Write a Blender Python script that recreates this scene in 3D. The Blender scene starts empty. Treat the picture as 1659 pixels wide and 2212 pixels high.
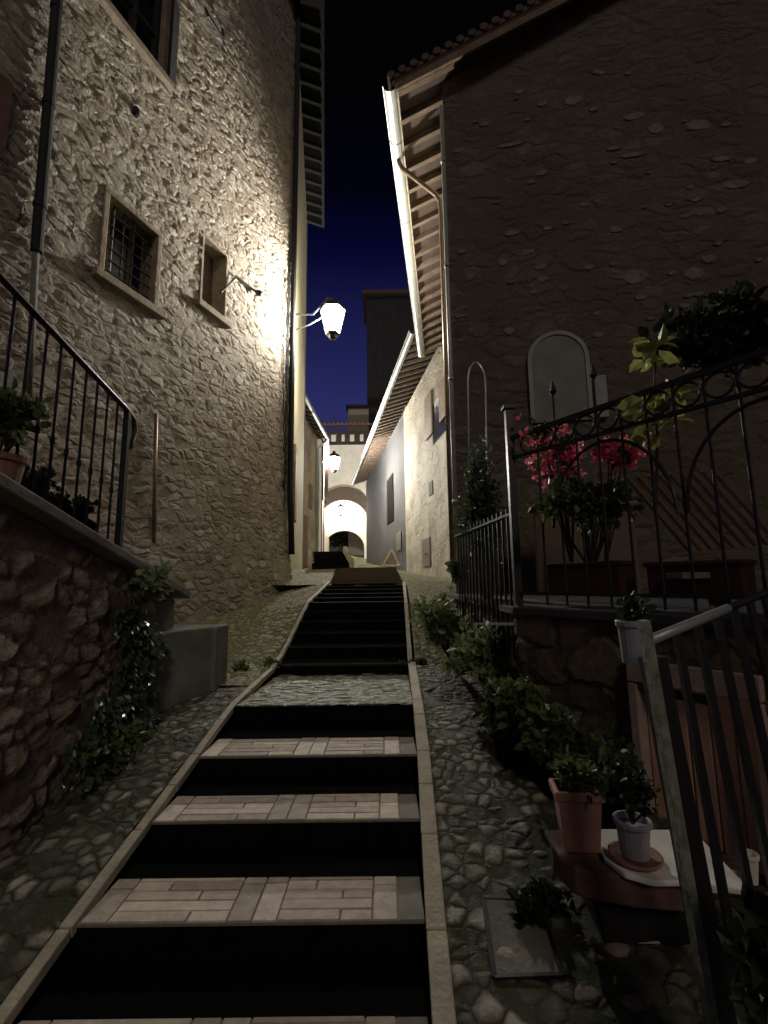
import bpy, math, random
import numpy as np
from mathutils import Vector, Matrix
random.seed(7); RNG = np.random.default_rng(7)
sc = bpy.context.scene
COL = sc.collection
# ---------------------------------------------------------------- camera
FL = 1000.0; TH = math.atan(.149); RO = .012
Fv = np.array([0, math.cos(TH), math.sin(TH)])
U0 = np.array([0, -math.sin(TH), math.cos(TH)]); R0 = np.array([1., 0, 0])
Uv = U0*math.cos(RO)+R0*math.sin(RO); Rv = R0*math.cos(RO)-U0*math.sin(RO)
cd = bpy.data.cameras.new('camera'); cam = bpy.data.objects.new('camera', cd); COL.objects.link(cam)
cam.matrix_world = Matrix(((Rv[0], Uv[0], -Fv[0], 0), (Rv[1], Uv[1], -Fv[1], 0), (Rv[2], Uv[2], -Fv[2], 0), (0, 0, 0, 1)))
cd.sensor_fit = 'HORIZONTAL'; cd.sensor_width = 36; cd.lens = 36*FL/1659; cd.clip_start = .05; cd.clip_end = 1000
sc.camera = cam
# ---------------------------------------------------------------- night sky
w = bpy.data.worlds.new('World'); sc.world = w; w.use_nodes = True
nt = w.node_tree; bg = nt.nodes['Background']
tc = nt.nodes.new('ShaderNodeTexCoord'); sx = nt.nodes.new('ShaderNodeSeparateXYZ'); cr = nt.nodes.new('ShaderNodeValToRGB')
nt.links.new(tc.outputs['Generated'], sx.inputs[0]); nt.links.new(sx.outputs['Z'], cr.inputs[0]); nt.links.new(cr.outputs[0], bg.inputs[0])
e = cr.color_ramp.elements
e[0].position = 0.0; e[0].color = (.010, .008, .006, 1)
e[1].position = 1.0; e[1].color = (.0004, .0004, .0004, 1)
for p, c in ((.26, (.009, .008, .007, 1)), (.36, (.0055, .0065, .030, 1)), (.48, (.0030, .0036, .019, 1)), (.60, (.0006, .0007, .007, 1)), (.68, (.0002, .0002, .0014, 1)), (.78, (.0002, .0002, .0003, 1))):
    q = e.new(p); q.color = c
bg.inputs[1].default_value = 1.0
sc.view_settings.view_transform = 'Standard'; sc.view_settings.look = 'None'
sc.view_settings.exposure = 1.9; sc.view_settings.gamma = 1; sc.view_settings.use_curve_mapping = False
# added faint warm fill from behind the viewer, standing in for street glow
sun = bpy.data.lights.new('rear_fill', 'SUN'); sun.energy = .105; sun.angle = math.radians(12); sun.color = (1, .86, .70)
so = bpy.data.objects.new('rear_fill', sun); COL.objects.link(so); so.rotation_euler = (math.radians(54), 0, math.radians(15))
LAMP1, LAMP2, LAMP3 = 660, 2900, 290

# ---------------------------------------------------------------- helpers
def ray(u, v): return Fv+Rv*((u-829.5)/FL)+Uv*((1106-v)/FL)
def G(u, v, Y):
    d = ray(u, v); return d*(Y/d[1])
def H(u, v, z):
    d = ray(u, v); return d*(z/d[2])
def V(*a): return np.array(a, float)
def nrm(a): a = np.asarray(a, float); return a/np.linalg.norm(a)
def onplane(u, v, p0, n):
    d = ray(u, v); return d*(np.dot(p0, n)/np.dot(d, n))
def tag(o, label=None, cat=None, group=None, kind=None):
    if label: o['label'] = label
    if cat: o['category'] = cat
    if group: o['group'] = group
    if kind: o['kind'] = kind
    return o
def thing(name, loc, label, cat, group=None):
    o = bpy.data.objects.new(name, None); COL.objects.link(o); o.location = tuple(loc); o.empty_display_size = .1
    return tag(o, label, cat, group)
def wloc(o):
    l = np.array(o.location)
    return l+wloc(o.parent) if o.parent else l
class MB:
    def __init__(s): s.v = []; s.f = []; s.m = []; s.sm = False; s.uv = None
    def add(s, vs, fs, mi=0):
        b = len(s.v); s.v += [tuple(map(float, x)) for x in vs]
        s.f += [tuple(i+b for i in f) for f in fs]; s.m += [mi]*len(fs)
    def obox(s, c, ax, ay, az, mi=0):     # half-axis vectors
        c, ax, ay, az = map(lambda t: np.asarray(t, float), (c, ax, ay, az))
        vs = [c+i*ax+j*ay+k*az for i in (-1, 1) for j in (-1, 1) for k in (-1, 1)]
        s.add(vs, [(0, 1, 3, 2), (4, 6, 7, 5), (0, 4, 5, 1), (2, 3, 7, 6), (0, 2, 6, 4), (1, 5, 7, 3)], mi)
    def box(s, a, b, mi=0):
        a = np.array(a, float); b = np.array(b, float); h = (b-a)/2
        s.obox((a+b)/2, V(h[0], 0, 0), V(0, h[1], 0), V(0, 0, h[2]), mi)
    def bar(s, p, q, w, h=None, up=(0, 0, 1), mi=0):
        p = np.asarray(p, float); q = np.asarray(q, float); h = h or w
        d = nrm(q-p); up = np.asarray(up, float)
        if abs(np.dot(d, up)) > .98: up = V(0, 1, 0)
        a = nrm(np.cross(d, up)); b = np.cross(a, d)
        s.obox((p+q)/2, (q-p)/2, a*w/2, b*h/2, mi)
    def tube(s, pts, r, n=8, mi=0, cap=True):
        pts = [np.asarray(p, float) for p in pts]; rs = r if isinstance(r, (list, tuple)) else [r]*len(pts)
        b = len(s.v); k = len(pts); ref = V(.31, .22, .93)
        for i, p in enumerate(pts):
            d = nrm(pts[min(i+1, k-1)]-pts[max(i-1, 0)])
            if abs(np.dot(d, ref)) > .97: ref = V(1, 0, .1)
            a = nrm(np.cross(d, ref)); c = np.cross(d, a)
            for j in range(n):
                t = 2*math.pi*j/n; s.v.append(tuple(p+rs[i]*(math.cos(t)*a+math.sin(t)*c)))
        for i in range(k-1):
            for j in range(n):
                s.f.append((b+i*n+j, b+i*n+(j+1) % n, b+(i+1)*n+(j+1) % n, b+(i+1)*n+j)); s.m.append(mi)
        if cap:
            s.f.append(tuple(b+j for j in range(n))[::-1]); s.m.append(mi)
            s.f.append(tuple(b+(k-1)*n+j for j in range(n))); s.m.append(mi)
    def lathe(s, c, prof, n=20, sq=None, rot=0, mi=0):
        b = len(s.v); k = len(prof)
        for r, z in prof:
            for j in range(n):
                t = 2*math.pi*j/n+rot; x, y = r*math.cos(t), r*math.sin(t)
                if sq: x *= sq[0]; y *= sq[1]
                s.v.append((c[0]+x, c[1]+y, c[2]+z))
        for i in range(k-1):
            for j in range(n):
                s.f.append((b+i*n+j, b+i*n+(j+1) % n, b+(i+1)*n+(j+1) % n, b+(i+1)*n+j)); s.m.append(mi)
        s.f.append(tuple(b+j for j in range(n))[::-1]); s.m.append(mi)
        s.f.append(tuple(b+(k-1)*n+j for j in range(n))); s.m.append(mi)
    def poly(s, pts, th, n):             # extruded polygon, thickness along n
        pts = [np.asarray(p, float) for p in pts]; n = nrm(n)*th; k = len(pts)
        s.add(pts+[p+n for p in pts], [tuple(range(k))[::-1], tuple(range(k, 2*k))]+[(i, (i+1) % k, k+(i+1) % k, k+i) for i in range(k)])
    def build(s, name, mat, parent=None, smooth=False, bevel=0):
        me = bpy.data.meshes.new(name); off = wloc(parent) if parent else np.zeros(3)
        if parent is None and s.v:
            a = np.array(s.v); off = V(a[:, 0].mean(), a[:, 1].mean(), a[:, 2].min())
        me.from_pydata([tuple(np.array(v)-off) for v in s.v], [], s.f)
        mats = mat if isinstance(mat, (list, tuple)) else [mat]
        for m in mats: me.materials.append(m)
        if len(mats) > 1:
            for p, mi in zip(me.polygons, s.m): p.material_index = mi
        if smooth:
            for p in me.polygons: p.use_smooth = True
        if s.uv is not None:
            l = me.uv_layers.new(name='UVMap')
            for p in me.polygons:
                for li in p.loop_indices: l.data[li].uv = s.uv[me.loops[li].vertex_index]
        me.update()
        o = bpy.data.objects.new(name, me); COL.objects.link(o)
        if parent: o.parent = parent
        else: o.location = tuple(off)
        if bevel:
            bm = o.modifiers.new('bevel', 'BEVEL'); bm.width = bevel; bm.segments = 2; bm.limit_method = 'ANGLE'
        return o

# ---------------------------------------------------------------- materials
def newmat(name):
    m = bpy.data.materials.new(name); m.use_nodes = True
    return m, m.node_tree, m.node_tree.nodes['Principled BSDF']
def N(t, typ, **kw):
    n = t.nodes.new(typ)
    for k, v in kw.items(): setattr(n, k, v)
    return n
def ramp(t, fac, stops, interp='LINEAR'):
    r = N(t, 'ShaderNodeValToRGB'); r.color_ramp.interpolation = interp; el = r.color_ramp.elements
    el[0].position = stops[0][0]; el[1].position = stops[-1][0]
    def c4(c): return (c, c, c, 1) if isinstance(c, (int, float)) else (*c, 1)
    el[0].color = c4(stops[0][1]); el[1].color = c4(stops[-1][1])
    for p, c in stops[1:-1]: q = el.new(p); q.color = c4(c)
    t.links.new(fac, r.inputs[0]); return r.outputs[0]
def mixc(t, fac, a, b, mode='MIX'):
    n = N(t, 'ShaderNodeMix', data_type='RGBA', blend_type=mode)
    for s, val in ((n.inputs[0], fac), (n.inputs[6], a), (n.inputs[7], b)):
        if isinstance(val, (int, float)): s.default_value = val
        elif isinstance(val, tuple): s.default_value = (*val, 1)
        else: t.links.new(val, s)
    return n.outputs[2]
def mth(t, op, a, b=0.0):
    n = N(t, 'ShaderNodeMath', operation=op)
    for s, val in ((n.inputs[0], a), (n.inputs[1], b)):
        if isinstance(val, (int, float)): s.default_value = val
        else: t.links.new(val, s)
    return n.outputs[0]
def noise(t, vec, scale, detail=4, rough=.55):
    n = N(t, 'ShaderNodeTexNoise'); n.inputs['Scale'].default_value = scale; n.inputs['Detail'].default_value = detail
    n.inputs['Roughness'].default_value = rough; t.links.new(vec, n.inputs['Vector']); return n
def plain(name, col, rough=.7, metal=0, var=.25, sc_=8, bump=.004, bsc=40, spec=.5, col2=None, coord='Object'):
    m, t, b = newmat(name); c = N(t, 'ShaderNodeTexCoord').outputs[coord]
    n = noise(t, c, sc_, 5)
    lo = tuple(x*(1-var) for x in col); hi = col2 or tuple(min(1, x*(1+var)) for x in col)
    t.links.new(ramp(t, n.outputs[0], ((.3, lo), (.7, hi))), b.inputs['Base Color'])
    b.inputs['Roughness'].default_value = rough; b.inputs['Metallic'].default_value = metal; b.inputs['Specular IOR Level'].default_value = spec
    if bump:
        bn = N(t, 'ShaderNodeBump'); bn.inputs['Distance'].default_value = bump; bn.inputs['Strength'].default_value = 1
        t.links.new(noise(t, c, bsc, 4).outputs[0], bn.inputs['Height']); t.links.new(bn.outputs[0], b.inputs['Normal'])
    return m
def rubble(name, size, stones, mortar, disp=.03, edge=(.02, .12), rough=.85, warp=.25, moss=None, smear=.35, fine=.012, light=None, seed=0, patch=None, coord='UV', rgh=.5, dome=False):
    m, t, b = newmat(name); c0 = N(t, 'ShaderNodeTexCoord').outputs[coord]
    mp = N(t, 'ShaderNodeMapping'); mp.inputs['Location'].default_value = (seed, seed*.37, 0); t.links.new(c0, mp.inputs[0]); c = mp.outputs[0]
    wn = noise(t, c, 2.2, 3); off = N(t, 'ShaderNodeVectorMath', operation='SCALE'); off.inputs['Scale'].default_value = warp
    sub = N(t, 'ShaderNodeVectorMath', operation='SUBTRACT'); sub.inputs[1].default_value = (.5, .5, .5)
    t.links.new(wn.outputs['Color'], sub.inputs[0]); t.links.new(sub.outputs[0], off.inputs[0])
    ad = N(t, 'ShaderNodeVectorMath', operation='ADD'); t.links.new(c, ad.inputs[0]); t.links.new(off.outputs[0], ad.inputs[1])
    m2 = N(t, 'ShaderNodeMapping'); m2.inputs['Scale'].default_value = (1/size[0], 1/size[1], 1/size[0]); t.links.new(ad.outputs[0], m2.inputs[0])
    v1 = N(t, 'ShaderNodeTexVoronoi', feature='F1'); v2 = N(t, 'ShaderNodeTexVoronoi', feature='DISTANCE_TO_EDGE')
    for v in (v1, v2): v.inputs['Scale'].default_value = 1; v.inputs['Randomness'].default_value = .9; t.links.new(m2.outputs[0], v.inputs['Vector'])
    sp = N(t, 'ShaderNodeSeparateColor'); t.links.new(v1.outputs['Color'], sp.inputs[0])
    n1 = noise(t, c, 14, 6, .65); n2 = noise(t, c, 1.3, 3)
    ed = mth(t, 'ADD', v2.outputs['Distance'], mth(t, 'MULTIPLY', mth(t, 'SUBTRACT', n1.outputs[0], .5), .16))
    em = ramp(t, ed, ((edge[0], 0.), (edge[1], 1.)))
    # stones hidden under mortar here and there
    hid = ramp(t, mth(t, 'ADD', mth(t, 'MULTIPLY', sp.outputs[1], .6), mth(t, 'MULTIPLY', n2.outputs[0], .8)), ((smear+.05, 0.), (smear+.25, 1.)))
    em = mth(t, 'MULTIPLY', em, hid)
    k = len(stones); st = ramp(t, sp.outputs[0], tuple((i/max(1, k-1), s) for i, s in enumerate(stones)))
    if light:      # occasional pale stones
        st = mixc(t, ramp(t, sp.outputs[2], ((light[0]-.01, 0.), (light[0], 1.))), st, light[1])
    st = mixc(t, 1.0, st, ramp(t, n1.outputs[0], ((.25, .55), (.75, 1.35))), 'MULTIPLY')
    mo = mixc(t, 1.0, mortar, ramp(t, noise(t, c, 30, 5, .7).outputs[0], ((.3, .6), (.7, 1.3))), 'MULTIPLY')
    col = mixc(t, em, mo, st)
    if patch: col = mixc(t, ramp(t, noise(t, c, .7, 4).outputs[0], ((.45, 0.), (.65, 1.))), col, patch)
    if moss: col = mixc(t, ramp(t, mth(t, 'ADD', noise(t, c, 3.1, 5).outputs[0], mth(t, 'MULTIPLY', em, -.12)), ((moss[1], 0.), (moss[1]+.12, 1.))), col, moss[0])
    t.links.new(col, b.inputs['Base Color'])
    t.links.new(ramp(t, n1.outputs[0], ((.3, max(.05, rough-.2)), (.7, min(1, rough+.1)))), b.inputs['Roughness'])
    hm = mth(t, 'MULTIPLY', ramp(t, ed, ((.0, 0.), (.12, .55), (.28, .85), (.5, 1.))), hid) if dome else em
    h = mth(t, 'ADD', mth(t, 'MULTIPLY', hm, mth(t, 'ADD', mth(t, 'MULTIPLY', sp.outputs[1], .7), .5)), mth(t, 'MULTIPLY', n1.outputs[0], rgh))
    if disp:
        d = N(t, 'ShaderNodeDisplacement'); d.inputs['Midlevel'].default_value = .5; d.inputs['Scale'].default_value = disp
        t.links.new(h, d.inputs['Height']); t.links.new(d.outputs[0], t.nodes['Material Output'].inputs['Displacement']); m.displacement_method = 'BOTH'
    bn = N(t, 'ShaderNodeBump'); bn.inputs['Distance'].default_value = fine; bn.inputs['Strength'].default_value = 1
    t.links.new(mth(t, 'ADD', noise(t, c, 55, 5, .7).outputs[0], mth(t, 'MULTIPLY', h, 0 if disp else 2.5)), bn.inputs['Height']); t.links.new(bn.outputs[0], b.inputs['Normal'])
    return m
def emis(name, col, s, transp=0):
    m, t, b = newmat(name); b.inputs['Emission Color'].default_value = (*col, 1); b.inputs['Emission Strength'].default_value = s
    b.inputs['Base Color'].default_value = (.8, .8, .8, 1)
    if transp:
        tr = N(t, 'ShaderNodeBsdfTransparent'); mx = N(t, 'ShaderNodeMixShader'); mx.inputs[0].default_value = 1-transp
        t.links.new(tr.outputs[0], mx.inputs[1]); t.links.new(b.outputs[0], mx.inputs[2]); t.links.new(mx.outputs[0], t.nodes['Material Output'].inputs[0])
    return m
M = {}
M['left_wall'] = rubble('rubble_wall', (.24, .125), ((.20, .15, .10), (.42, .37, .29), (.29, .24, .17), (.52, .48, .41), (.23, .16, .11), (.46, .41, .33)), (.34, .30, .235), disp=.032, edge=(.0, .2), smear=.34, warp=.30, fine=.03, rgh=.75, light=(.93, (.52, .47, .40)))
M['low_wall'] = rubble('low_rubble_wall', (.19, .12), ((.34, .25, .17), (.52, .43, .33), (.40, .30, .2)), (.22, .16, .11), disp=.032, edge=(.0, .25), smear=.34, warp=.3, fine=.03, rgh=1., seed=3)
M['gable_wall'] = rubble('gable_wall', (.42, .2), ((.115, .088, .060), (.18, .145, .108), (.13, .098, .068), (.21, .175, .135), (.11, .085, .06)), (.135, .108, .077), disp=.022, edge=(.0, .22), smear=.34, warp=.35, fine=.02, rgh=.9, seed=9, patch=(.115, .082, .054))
M['terrace_wall'] = rubble('terrace_wall', (.3, .2), ((.10, .07, .045), (.15, .11, .07)), (.07, .055, .035), disp=.03, seed=5)
M['cobble'] = rubble('cobbles', (.088, .078), ((.11, .105, .075), (.22, .21, .16), (.44, .42, .34), (.15, .14, .10), (.30, .28, .22)), (.055, .055, .030), disp=.014, edge=(.03, .30), smear=.40, warp=.12, moss=((.050, .055, .024), .44), rough=.8, fine=.010, seed=1, rgh=.12, dome=True)
M['cobble_moss'] = rubble('mossy_cobbles', (.11, .10), ((.24, .23, .14), (.36, .33, .22), (.28, .26, .16)), (.13, .14, .06), disp=.018, edge=(.03, .2), smear=.25, warp=.05, moss=((.15, .165, .065), .48), rough=.9, fine=.004, seed=2, rgh=.12, dome=True)
M['landing'] = rubble('landing_setts', (.16, .08), ((.22, .22, .15), (.33, .33, .24), (.27, .26, .18)), (.10, .11, .055), disp=.014, edge=(.04, .25), smear=.1, warp=.08, moss=((.10, .11, .05), .50), rough=.72, fine=.006, seed=4)
M['plaster'] = rubble('old_plaster', (.5, .35), ((.33, .30, .22), (.38, .34, .25)), (.40, .36, .27), disp=0, fine=.010, smear=.5, patch=(.22, .18, .125))  # brown patches: shading on the alley house wall put into the colour
M['plaster_y'] = plain('cream_plaster', (.42, .37, .22), .9, var=.18, sc_=2.5, bump=.012, bsc=14)
M['plaster_d'] = plain('grey_plaster', (.13, .125, .12), .9, var=.3, sc_=1.5, bump=.01, bsc=10)
M['plaster_w'] = plain('pale_plaster', (.74, .70, .60), .9, var=.12, sc_=1.2, bump=.01, bsc=8)
M['concrete'] = plain('concrete', (.16, .155, .13), .8, var=.35, sc_=3, bump=.006, bsc=25, col2=(.22, .21, .17))
M['stone_trim'] = plain('dressed_stone', (.24, .20, .145), .85, var=.25, sc_=6, bump=.012, bsc=22)
M['kerb'] = plain('kerb_stone', (.42, .38, .29), .75, var=.22, sc_=7, bump=.006, bsc=45)
M['brick1'] = plain('pink_brick', (.50, .41, .35), .75, var=.2, sc_=16, bump=.004, bsc=60)
M['brick2'] = plain('buff_brick', (.62, .53, .45), .75, var=.2, sc_=16, bump=.004, bsc=60)
M['brick3'] = plain('brown_brick', (.40, .33, .275), .75, var=.2, sc_=16, bump=.004, bsc=60)
M['joint'] = plain('joint_mortar', (.22, .19, .15), .9, var=.2, sc_=30)
M['shade_and_black'] = plain('near_black_and_shade', (.006, .006, .006), .95, var=.2, sc_=12, spec=.03, bump=.003)  # near-black: step shadow put into the colour, also used for dark pots
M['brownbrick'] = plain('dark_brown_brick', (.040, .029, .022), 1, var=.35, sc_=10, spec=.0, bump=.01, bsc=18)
M['iron'] = plain('black_iron', (.012, .012, .013), .45, .0, var=.3, sc_=20, bump=.001)
M['gutter'] = plain('zinc_gutter', (.36, .38, .36), .45, .35, var=.1, sc_=4, bump=.001)
M['copper'] = plain('brown_pipe', (.20, .145, .10), .4, .5, var=.2, sc_=5, bump=.001)
M['darkpipe'] = plain('dark_pipe', (.008, .008, .008), .8, 0, var=.2, bump=.001)
M['wood'] = plain('old_wood', (.16, .10, .06), .75, var=.35, sc_=6, bump=.006, bsc=30)
M['rafter'] = plain('rafter_wood', (.12, .085, .06), .8, var=.3, sc_=5, bump=.006, bsc=25)
M['pale_stone'] = plain('pale_stone', (.19, .165, .135), .9, var=.3, sc_=9, bump=.008)
M['dark_rib'] = plain('dark_brown_rib', (.13, .10, .08), .9)  # brown, darker than the arch plaster
M['lichen'] = plain('lichen_post', (.20, .21, .16), .8, var=.45, sc_=25)
M['dull_brick'] = plain('dull_brick', (.12, .065, .048), .9, var=.4, sc_=9, bump=.01, bsc=18)
M['trough'] = plain('dark_red_clay', (.06, .02, .014), .8)
M['door_frame'] = plain('pinkish_stone', (.36, .27, .23), .8)
M['far_grey'] = plain('unlit_far_plaster', (.032, .032, .034), .95, var=.3, sc_=1.5, bump=.01, bsc=10)  # grey plaster darkened, lack of light put into the colour
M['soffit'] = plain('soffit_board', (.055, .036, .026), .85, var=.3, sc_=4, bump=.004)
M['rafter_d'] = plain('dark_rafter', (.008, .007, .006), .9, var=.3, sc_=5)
M['tile'] = plain('roof_tile', (.11, .06, .045), .85, var=.35, sc_=5, bump=.008)
M['terracotta'] = plain('terracotta', (.30, .15, .105), .7, var=.22, sc_=7, bump=.004)
M['door_wood'] = plain('door_wood', (.74, .44, .30), .6, var=.25, sc_=4, bump=.004)
M['glass_d'] = plain('dark_glass', (.02, .02, .025), .15, var=.2, bump=0)
M['niche'] = plain('grey_green_panel', (.20, .215, .18), .8, var=.18, sc_=3, bump=.004)
M['niche_rim'] = plain('pale_arch_rim', (.30, .32, .31), .7, var=.15, bump=.004)
M['white'] = plain('white_marble', (.78, .76, .70), .45, var=.1, sc_=6, bump=.002)
M['greypot'] = plain('grey_plastic', (.30, .30, .33), .5, var=.12, bump=.001)
M['red_plank'] = plain('reddish_plank', (.10, .055, .04), .7, var=.3, sc_=4, bump=.004)
M['pane'] = emis('lantern_pane', (1, .98, .93), 5, .82)
M['bulb'] = emis('glowing_bulb', (1, .97, .9), 60)
M['palewin'] = plain('pale_pane', (.62, .68, .60), .8, var=.08, sc_=2, bump=0)  # pale greenish window panes
def leafmat(name, c1, c2, rough=.4, spec=.5):
    m, t, b = newmat(name); c = N(t, 'ShaderNodeTexCoord').outputs['Object']
    t.links.new(ramp(t, noise(t, c, 6, 3).outputs[0], ((.35, c1), (.65, c2))), b.inputs['Base Color'])
    b.inputs['Roughness'].default_value = rough; b.inputs['Specular IOR Level'].default_value = spec
    b.inputs['Subsurface Weight'].default_value = 0
    tr = N(t, 'ShaderNodeBsdfTranslucent'); tr.inputs[0].default_value = (*[x*1.6 for x in c2], 1)
    mx = N(t, 'ShaderNodeMixShader'); mx.inputs[0].default_value = .25
    t.links.new(b.outputs[0], mx.inputs[1]); t.links.new(tr.outputs[0], mx.inputs[2]); t.links.new(mx.outputs[0], t.nodes['Material Output'].inputs[0])
    return m
M['leaf'] = leafmat('leaf_green', (.035, .055, .018), (.10, .13, .045), .4)
M['leaf_b'] = leafmat('leaf_bright', (.09, .12, .045), (.20, .24, .11), .45)
M['leaf_g'] = leafmat('leaf_glossy', (.03, .05, .028), (.06, .09, .05), .2, 1.0)
M['leaf_d'] = leafmat('leaf_dark', (.008, .012, .006), (.02, .03, .014), .5, .3)
M['leaf_y'] = leafmat('leaf_yellowish', (.15, .17, .04), (.30, .32, .10), .5)
M['flower'] = leafmat('flower_pink', (.95, .12, .22), (1.0, .30, .42), .5)
M['twig'] = plain('twig', (.06, .045, .03), .9)

# ---------------------------------------------------------------- foliage
def rnd_unit():
    v = RNG.normal(size=3); return v/np.linalg.norm(v)
def add_leaf(mb, p, size, d=None, mi=0):
    d = nrm(rnd_unit()+V(0, 0, -.2)) if d is None else nrm(d)
    a = nrm(np.cross(d, rnd_unit())); n = np.cross(a, d); L = size; W = size*.32
    mb.add([p, p+d*L*.35+a*W+n*W*.3, p+d*L*.75+a*W*.7+n*W*.2, p+d*L-n*W*.3, p+d*L*.75-a*W*.7+n*W*.2, p+d*L*.35-a*W+n*W*.3, p+d*L*.5],
           [(0, 1, 6), (1, 2, 6), (2, 3, 6), (3, 4, 6), (4, 5, 6), (5, 0, 6)], mi)
def bush(mb, c, rad, n, size, clumps=9, mi=0, top=1.0):
    c = np.asarray(c, float); rad = np.asarray(rad, float)
    cl = [(rnd_unit()*rad*(RNG.random()**.4)*.75) for _ in range(clumps)]
    for i in range(n):
        q = cl[RNG.integers(clumps)]
        p = c+q+RNG.normal(size=3)*rad*.2
        add_leaf(mb, p, size*(.6+.8*RNG.random()), nrm(q/rad+rnd_unit()*.9+V(0, 0, .2)), mi)
    return cl
def stems(mb, base, c, cl, r=.006):
    for q in cl:
        b = np.asarray(base, float); e = np.asarray(c)+q; mid = (b+e)/2+rnd_unit()*.03
        mb.tube([b, mid, e], [r*1.5, r, r*.5], 5)
def plant(name, c, rad, n, size, label, cat='plant', mat='leaf', base=None, clumps=9, group=None, flowers=None, st=True):
    base = base if base is not None else V(c[0], c[1], c[2]-rad[2]*1.05)
    t = thing(name, base, label, cat, group)
    mb = MB(); cl = bush(mb, c, rad, n, size, clumps); mb.build('foliage', M[mat], t)
    if st: s = MB(); stems(s, base, c, cl, .005 if max(rad) < .3 else .009); s.build('stem', M['twig'], t)
    if flowers:
        f = MB()
        for q in cl[:flowers[0]]:
            for _ in range(flowers[1]):
                p = np.asarray(c)+q*1.08+RNG.normal(size=3)*np.asarray(rad)*.32
                for k in range(4): add_leaf(f, p, flowers[2])
        f.build('blossom', M['flower'], t)
    return t
# ---------------------------------------------------------------- walls as fine grids
def grid(name, mat, P0, d, zlo, zhi, L, step=.04, holes=(), n=None, top=None, push=None, parent=None, uvo=(0, 0)):
    """vertical wall from P0 (xy) along unit d for L metres, normal n pointing out"""
    d = nrm(d); n = nrm(n)
    ss = set(np.linspace(0, L, max(2, int(L/step)+1)).round(4)); zs = set(np.linspace(zlo, zhi, max(2, int((zhi-zlo)/step)+1)).round(4))
    for h in holes: ss |= {round(h[0], 4), round(h[1], 4)}; zs |= {round(h[2], 4), round(h[3], 4)}
    ss = sorted(x for x in ss if -1e-6 <= x <= L+1e-6); zs = sorted(z for z in zs if zlo-1e-6 <= z <= zhi+1e-6)
    mb = MB(); uv = []
    for z in zs:
        for s in ss:
            zz = min(z, top(s)) if top else z
            p = V(P0[0]+d[0]*s, P0[1]+d[1]*s, zz)
            if push: p = p+push(s, zz)
            mb.v.append(tuple(p)); uv.append((s+uvo[0], zz+uvo[1]))
    k = len(ss); flip = np.dot(np.cross(d, V(0, 0, 1)), n) < 0
    for j in range(len(zs)-1):
        for i in range(k-1):
            sm, zm = (ss[i]+ss[i+1])/2, (zs[j]+zs[j+1])/2
            if top and zs[j] >= max(top(ss[i]), top(ss[i+1])): continue
            if any(h[0] < sm < h[1] and h[2] < zm < h[3] for h in holes): continue
            f = (j*k+i, j*k+i+1, (j+1)*k+i+1, (j+1)*k+i)
            mb.f.append(f[::-1] if flip else f); mb.m.append(0)
    mb.uv = uv
    return mb.build(name, mat, parent, smooth=True)
def sheet(name, mat, rows, nx, sub, jit=0, zoff=0):
    """ground sheet: rows=[(Y,[(x,z)...])] -> dense grid"""
    Ys = [r[0] for r in rows]; npt = len(rows[0][1])
    Y = []
    for a, b in zip(Ys[:-1], Ys[1:]): Y += list(np.linspace(a, b, max(1, int((b-a)/sub)), endpoint=False))
    Y.append(Ys[-1]); mb = MB(); uv = []
    A = np.array([[p for p in r[1]] for r in rows], float)      # rows x npt x 2
    tt = np.linspace(0, npt-1, nx)
    for y in Y:
        X = [np.interp(y, Ys, A[:, k, 0]) for k in range(npt)]; Z = [np.interp(y, Ys, A[:, k, 1]) for k in range(npt)]
        for t in tt:
            x = float(np.interp(t, range(npt), X)); z = float(np.interp(t, range(npt), Z))
            mb.v.append((x, y, z+zoff)); uv.append((x, y))
    for j in range(len(Y)-1):
        for i in range(nx-1):
            mb.f.append((j*nx+i, j*nx+i+1, (j+1)*nx+i+1, (j+1)*nx+i)); mb.m.append(0)
    mb.uv = uv
    return tag(mb.build(name, mat, None, smooth=True), kind='structure')

# ================================================================ GROUND
NOSE = [(0.4, -1.80), (1.04, -1.655), (1.60, -1.527), (2.16, -1.397), (2.72, -1.27), (3.29, -1.14), (3.95, -.999), (5.37, -.918), (5.85, -.785), (7.2, -.317), (9.5, .0)]
def zk(y): return float(np.interp(y, [a for a, _ in NOSE], [b for _, b in NOSE]))
def xl(y): return float(np.interp(y, [.4, 2.16, 3.29, 5.37, 7.2, 9.5], [-1.36, -1.305, -1.255, -1.209, -1.165, -1.10]))
def xr(y): return xl(y)+1.455
# L wall line
CL = G(619, 1250, 10.25); LD = nrm(V(-.37, -1, 0))            # from corner towards the camera
LN = nrm(V(1, -.37, 0))
if np.dot(LN, V(0, -1, 0)) < 0: LN = -LN
def lwx(y): return CL[0]-.37*(10.25-y)
def lz(y): return float(np.interp(y, [4.6, 7.7, 9.9, 10.4], [-1.0, -.70, -.27, .0]))
rows = []
for y in (.4, 1.5, 2.5, 3.6, 4.3, 4.6): rows.append((y, [(-2.5, zk(y)-.06), (-2.0, zk(y)-.05), (xl(y)-.07, zk(y)-.005)]))
sheet('cobbled_path', M['cobble'], rows, 62, .022)
rows = []
for y in (4.6, 5.4, 6.2, 7.2, 8.2, 9.3, 10.3):
    a = lwx(y)-.1; rows.append((y, [(a, lz(y)), ((a+xl(y))/2, (lz(y)+zk(y))/2+.03), (xl(y)-.07, zk(y)-.005)]))
sheet('mossy_path', M['cobble_moss'], rows, 80, .04)
rows = []
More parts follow.
